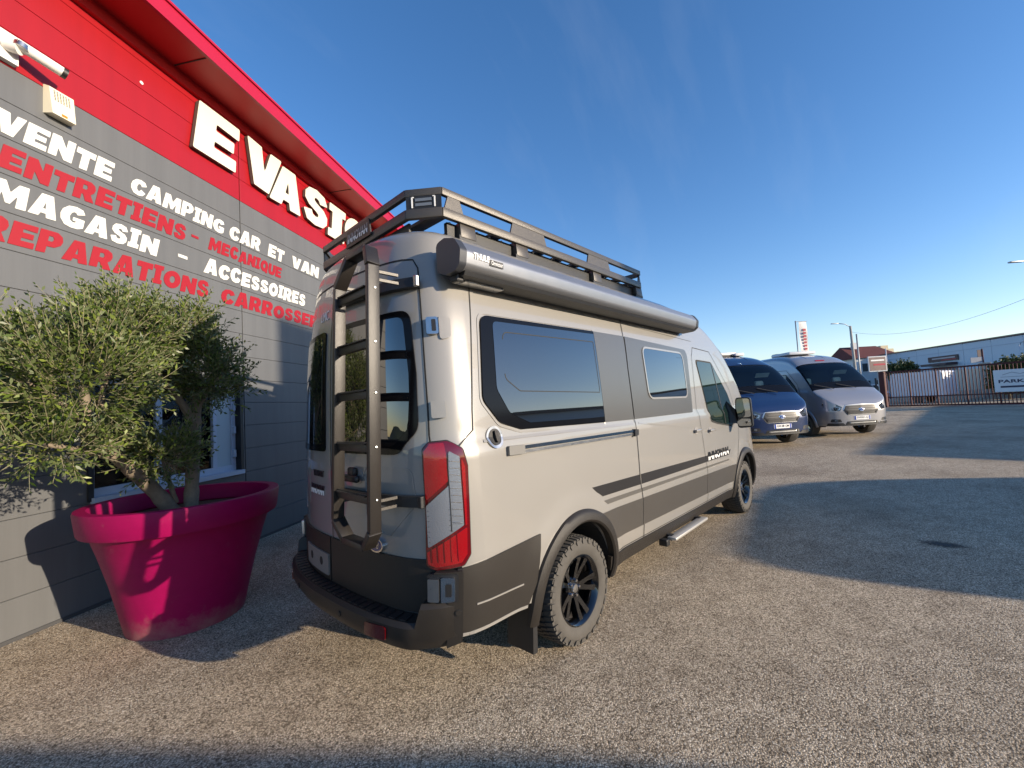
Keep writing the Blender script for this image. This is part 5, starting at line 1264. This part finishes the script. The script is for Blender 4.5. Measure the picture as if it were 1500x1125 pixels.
# parked things beyond the gate
def simple_car(x,y,yaw,paint,label):
    c=empty('parked_car',(x,y,ground_z(x,y)),yaw,label,'car')
    pr=round_poly([(-2.05,.30),(2.0,.30),(2.08,.55),(1.95,.80),(1.05,.95),(.45,1.42),(-1.15,1.46),(-1.95,1.02),(-2.12,.70)],[.08,.08,.1,.1,.12,.2,.2,.12,.1])
    V=[];F=[];n=len(pr)
    for yy,sc in ((-.86,.0),(-.80,.0),(.80,.0),(.86,.0)):
        for (u,v) in pr:
            k=1-.16*max(0,(v-.85)/.6); e=.03 if abs(yy)>.82 else 0; V.append((u*(1-e*.3),yy*k,v-(e*.4 if v>.9 else 0)))
    for i in range(3):
        for j in range(n): F.append((i*n+j,i*n+(j+1)%n,(i+1)*n+(j+1)%n,(i+1)*n+j))
    F.append(tuple(range(n))[::-1]); F.append(tuple(3*n+j for j in range(n)))
    b=mesh('body',V,F,paint,c,True,30); bm=bmesh.new(); bm.from_mesh(b.data); bmesh.ops.recalc_face_normals(bm,faces=bm.faces); bm.to_mesh(b.data); bm.free()
    for sg in (-1,1):
        MB().prism(round_poly([(.86,.98),(.40,1.36),(-1.05,1.39),(-1.55,1.02)],.05),.0,.02,lambda u,v,w:(u,sg*(.865*(1-.16*max(0,(v-.85)/.6))+w-.005),v)).build('side_glass',GLASSB,c)
        for xx in (-1.3,1.3):
            w_=MB().lathe([(.0,-.09),(.19,-.09),(.20,-.10),(.30,-.09),(.31,0),(.30,.09),(0,.09)],n=24,axis='Y',origin=(xx,sg*.78,.31)).build('wheel',RUBBER,c,True,40); MB().lathe([(0,-.012),(.18,-.008),(.19,0)],n=20,axis='Y',origin=(xx,sg*.78-(.095 if sg<0 else -.095),.31)).build('hubcap',STEEL,w_)
        MB().box((2.0,sg*.62,.70),(.14,.34,.12),bevel=.03).build('headlight',LAMPG,c,True,40)
        MB().box((-2.03,sg*.66,.82),(.1,.2,.16),bevel=.02).build('tail_light',REDDARK,c)
        MB().box((.75,sg*.95,1.0),(.1,.16,.12),bevel=.03).build('mirror',paint,c,True,40)
    V=[(1.04,-.66,.965),(1.04,.66,.965),(.50,.60,1.375),(.50,-.60,1.375)]; MB().add([Vector(q)+Vector((.02,0,.012)) for q in V]+[Vector(q)+Vector((.0,0,-.01)) for q in V],[(0,1,2,3),(7,6,5,4),(0,4,5,1),(1,5,6,2),(2,6,7,3),(3,7,4,0)]).build('windscreen',GLASSB,c)
    V=[(-1.18,-.60,1.41),(-1.18,.60,1.41),(-1.90,.66,1.06),(-1.90,-.66,1.06)]; MB().add([Vector(q)+Vector((-.02,0,.012)) for q in V]+[Vector(q)+Vector((.0,0,-.01)) for q in V],[(0,1,2,3),(7,6,5,4),(0,4,5,1),(1,5,6,2),(2,6,7,3),(3,7,4,0)]).build('rear_glass',GLASSB,c)
    return c
simple_car(42.1,-.3,R(200),pmat('car_silver_blue',(.35,.42,.50),.3,metal=.4,coat=1),'silver blue hatchback parked left of the red gate')
def trailer(x,y,yaw,L,Wd,Hh,mat,label,name='caravan'):
    c=empty(name,(x,y,ground_z(x,y)),yaw,label,'caravan'); 
    MB().prism(round_poly([(-L/2,.42),(L/2,.42),(L/2-.1,Hh),(-L/2+.1,Hh)],.18),-Wd/2,Wd/2,lambda u,v,w:(u,w,v)).build('body',mat,c,True,40)
    for sg in (-1,1):
        for xx in ((-L*.22,L*.15) if sg>0 else ()): MB().prism(round_poly([(xx-.45,1.35),(xx+.45,1.35),(xx+.45,1.85),(xx-.45,1.85)],.08),0,.02,lambda u,v,w:(u,sg*(Wd/2+w),v)).build('window',GLASSB,c)
        MB().lathe([(0,-.08),(.2,-.08),(.3,-.07),(.3,.07),(0,.08)],n=20,axis='Y',origin=(0,sg*(Wd/2-.12),.30)).build('wheel',RUBBER,c,True,40)
    return c
gy=math.atan2(GD.y,GD.x)
trailer(40.6,-3.55,gy,3.0,1.9,2.15,pmat('caravan_white',(.66,.66,.70),.4),'white caravan standing close behind the red gate')
trailer(46.5,-5.9,gy+.15,2.6,1.9,2.2,pmat('caravan_cream',(.64,.58,.48),.5),'cream caravan farther behind the right half of the red gate')
for (x,y,w,h,lab) in ((44.9,-6.95,.5,2.5,'tall beige stone pillar behind the middle of the gate'),(43.2,-7.1,.35,2.3,'slim beige stone pillar behind the gate next to the hedge')):
    tag(MB().box((x,y,h/2+.25),(w,w,h),bevel=.03).box((x,y,h+.31),(w+.12,w+.12,.12),bevel=.03).build('stone_pillar',pmat('pale_stone',(.42,.38,.33),.9)),lab,'pillar','stone pillars behind the gate')
tag(MB().bar((47.2,-1.9,.55),(43.0,-11.5,.55),.25,.75).build('low_wall',pmat('pale_stone',(.42,.38,.33),.9)),'low pale wall along the road behind the red gate','wall')
for i,(x,y,lab) in enumerate(((37.0,-1.18,'dark metal fence post just left of the gate post'),(38.6,-.2,'dark metal fence post beside the parked hatchback'),(40.2,.85,'dark metal fence post left of the parked hatchback'))):
    tag(MB().box((x,y,1.2),(.10,.10,1.9)).build('fence_post',pmat('post_dark',(.02,.024,.03),.5)),lab,'post','fence posts left of the gate')
# greenery beyond the gate
def leafy(name,base,clumps,label,cat,dark=(.03,.05,.018),light=(.085,.115,.035),leaf=.22,wid=.13,trunk=None):
    nm='leaf_'+name+str(len(MATS))
    m=bpy.data.materials.new(nm); m.use_nodes=True; nt=m.node_tree; b=nt.nodes['Principled BSDF']; g=nt.nodes.new('ShaderNodeNewGeometry'); r=nt.nodes.new('ShaderNodeValToRGB')
    r.color_ramp.elements[0].color=(*dark,1); r.color_ramp.elements[1].color=(*light,1); nt.links.new(g.outputs['Random Per Island'],r.inputs[0]); nt.links.new(r.outputs[0],b.inputs['Base Color']); b.inputs['Roughness'].default_value=.6; MATS[nm]=m
    o=empty(name,base,0,label,cat); B=Vector(base)
    if trunk: MB().tube([Vector(q)-B for q in trunk],[.16,.12,.07],8).build('trunk',BARK,o,True)
    else: MB().tube([(0,0,-.05),(.03,0,.5),(0,.02,.9)],[.05,.04,.02],6).build('trunk',BARK,o,True)
    crown('crown',o,B,clumps,m,TWIG,leaf=leaf,wid=wid,nleaf=9,tl=(.3,.6),up=.3,core=.2)
    return o
random.seed(5)
leafy('roadside_tree',(55.9,-2.5,.3),[((55.6,-2.0,2.9),(.9,.9,.6),160),((56.5,-3.0,2.85),(.8,.8,.6),140),((56.0,-2.6,3.3),(.7,.7,.45),120)],'small dark green tree between the gate post and the pale hall','tree')
leafy('hedge_bush',(42.3,-7.7,.26),[((42.3,-7.6,1.7),(.6,.6,1.1),260),((41.9,-8.2,1.8),(.6,.6,1.1),260)],'yellowish green bush behind the gate left of the parking sign','bush',(.035,.05,.012),(.16,.17,.05))
leafy('hedge_bush',(41.2,-8.9,.26),[((41.2,-8.8,1.8),(.6,.6,1.1),260),((40.8,-9.6,1.6),(.7,.7,1.2),260)],'dark green bush behind the parking sign','bush',(.02,.04,.012),(.07,.10,.03))
leafy('hedge_bush',(49.5,-5.4,.3),[((49.5,-5.4,1.6),(.8,.8,.9),200)],'round dark bush behind the cream caravan','bush')
# ================================================================== beyond the right edge: unseen objects added to cast the long shadows
def off_van(name,x,y,yaw,paint,label):
    v=empty(name,(x,y,0),yaw,label,'van','unseen vans added to cast shadows'); van_common(v,paint,CLAD,False)
    MB().box((2.9,0,.39),(3.0,1.5,.10)).build('chassis',WELL,v); return v
off_van('shadow_van',6.55,-12.85,R(9),PAINT_DARK,'unseen dark van added off to the right to cast the shadow crossing the yard')  # added out of view so that its shadow crosses the yard
off_van('shadow_van',.90,-9.72,R(-52),PAINT_DARK,'unseen dark van added behind the camera to shade the foreground')  # unseen caster put in for the shade strip along the foreground
ob=empty('shadow_board',(11.35,-18.45,0),math.atan2(SUN_H.y,SUN_H.x),'wide board on a tall post, added unseen off to the right to shade the hall wall','billboard')  # invented board, there only to shade the hall wall beside the van
MB().tube([(0,0,0),(0,0,7.3)],.10,12).build('post',GALV,ob,True); MB().box((.2,0,8.05),(.14,6.0,1.7),bevel=.02).build('board',PAINT_WHITE,ob); MB().box((.2,0,8.05),(.10,6.12,1.82)).build('frame',GALV,ob)
NS_=empty('shadow_shed',(28.0,-21.9,0),R(-3),'low pale shed added unseen off to the right to shade the far yard','shed')  # invented shed out of view, throws shade over the far yard
MB().box((0,0,1.95),(22,5.0,3.9)).build('wall',HB,NS_); MB().box((0,0,4.02),(22.6,5.6,.24)).build('roof',pmat('dark_roof',(.04,.04,.045),.7),NS_)
for x in (-8,-4,0,4,8): MB().box((x,2.53,1.5),(2.4,.06,3.0)).build('door',pmat('shutter_grey',(.20,.21,.23),.6),NS_)
# low hills all round the far right, seen only as reflections
V=[];F=[];random.seed(9)
for k in range(120):
    a=R(110-360*k/119); rr=300+20*math.sin(k*.7); h=9+5*math.sin(k*.33)+3*math.sin(k*.9+1)+random.uniform(-.7,.7)
    if k<42: h=4.5+.12*h
    V+=[(rr*math.cos(a),rr*math.sin(a),-2),((rr+30)*math.cos(a),(rr+30)*math.sin(a),h),((rr+90)*math.cos(a),(rr+90)*math.sin(a),-2)]
for k in range(119):
    for j in (0,1): F.append((k*3+j,(k+1)*3+j,(k+1)*3+j+1,k*3+j+1))
tag(mesh('hills',V,F,pmat('wooded_hill',(.045,.06,.035),.95,var=.4,vscale=.05),None,True),kind='structure')
stain(4.78,-2.84,.23,.12,R(-73))
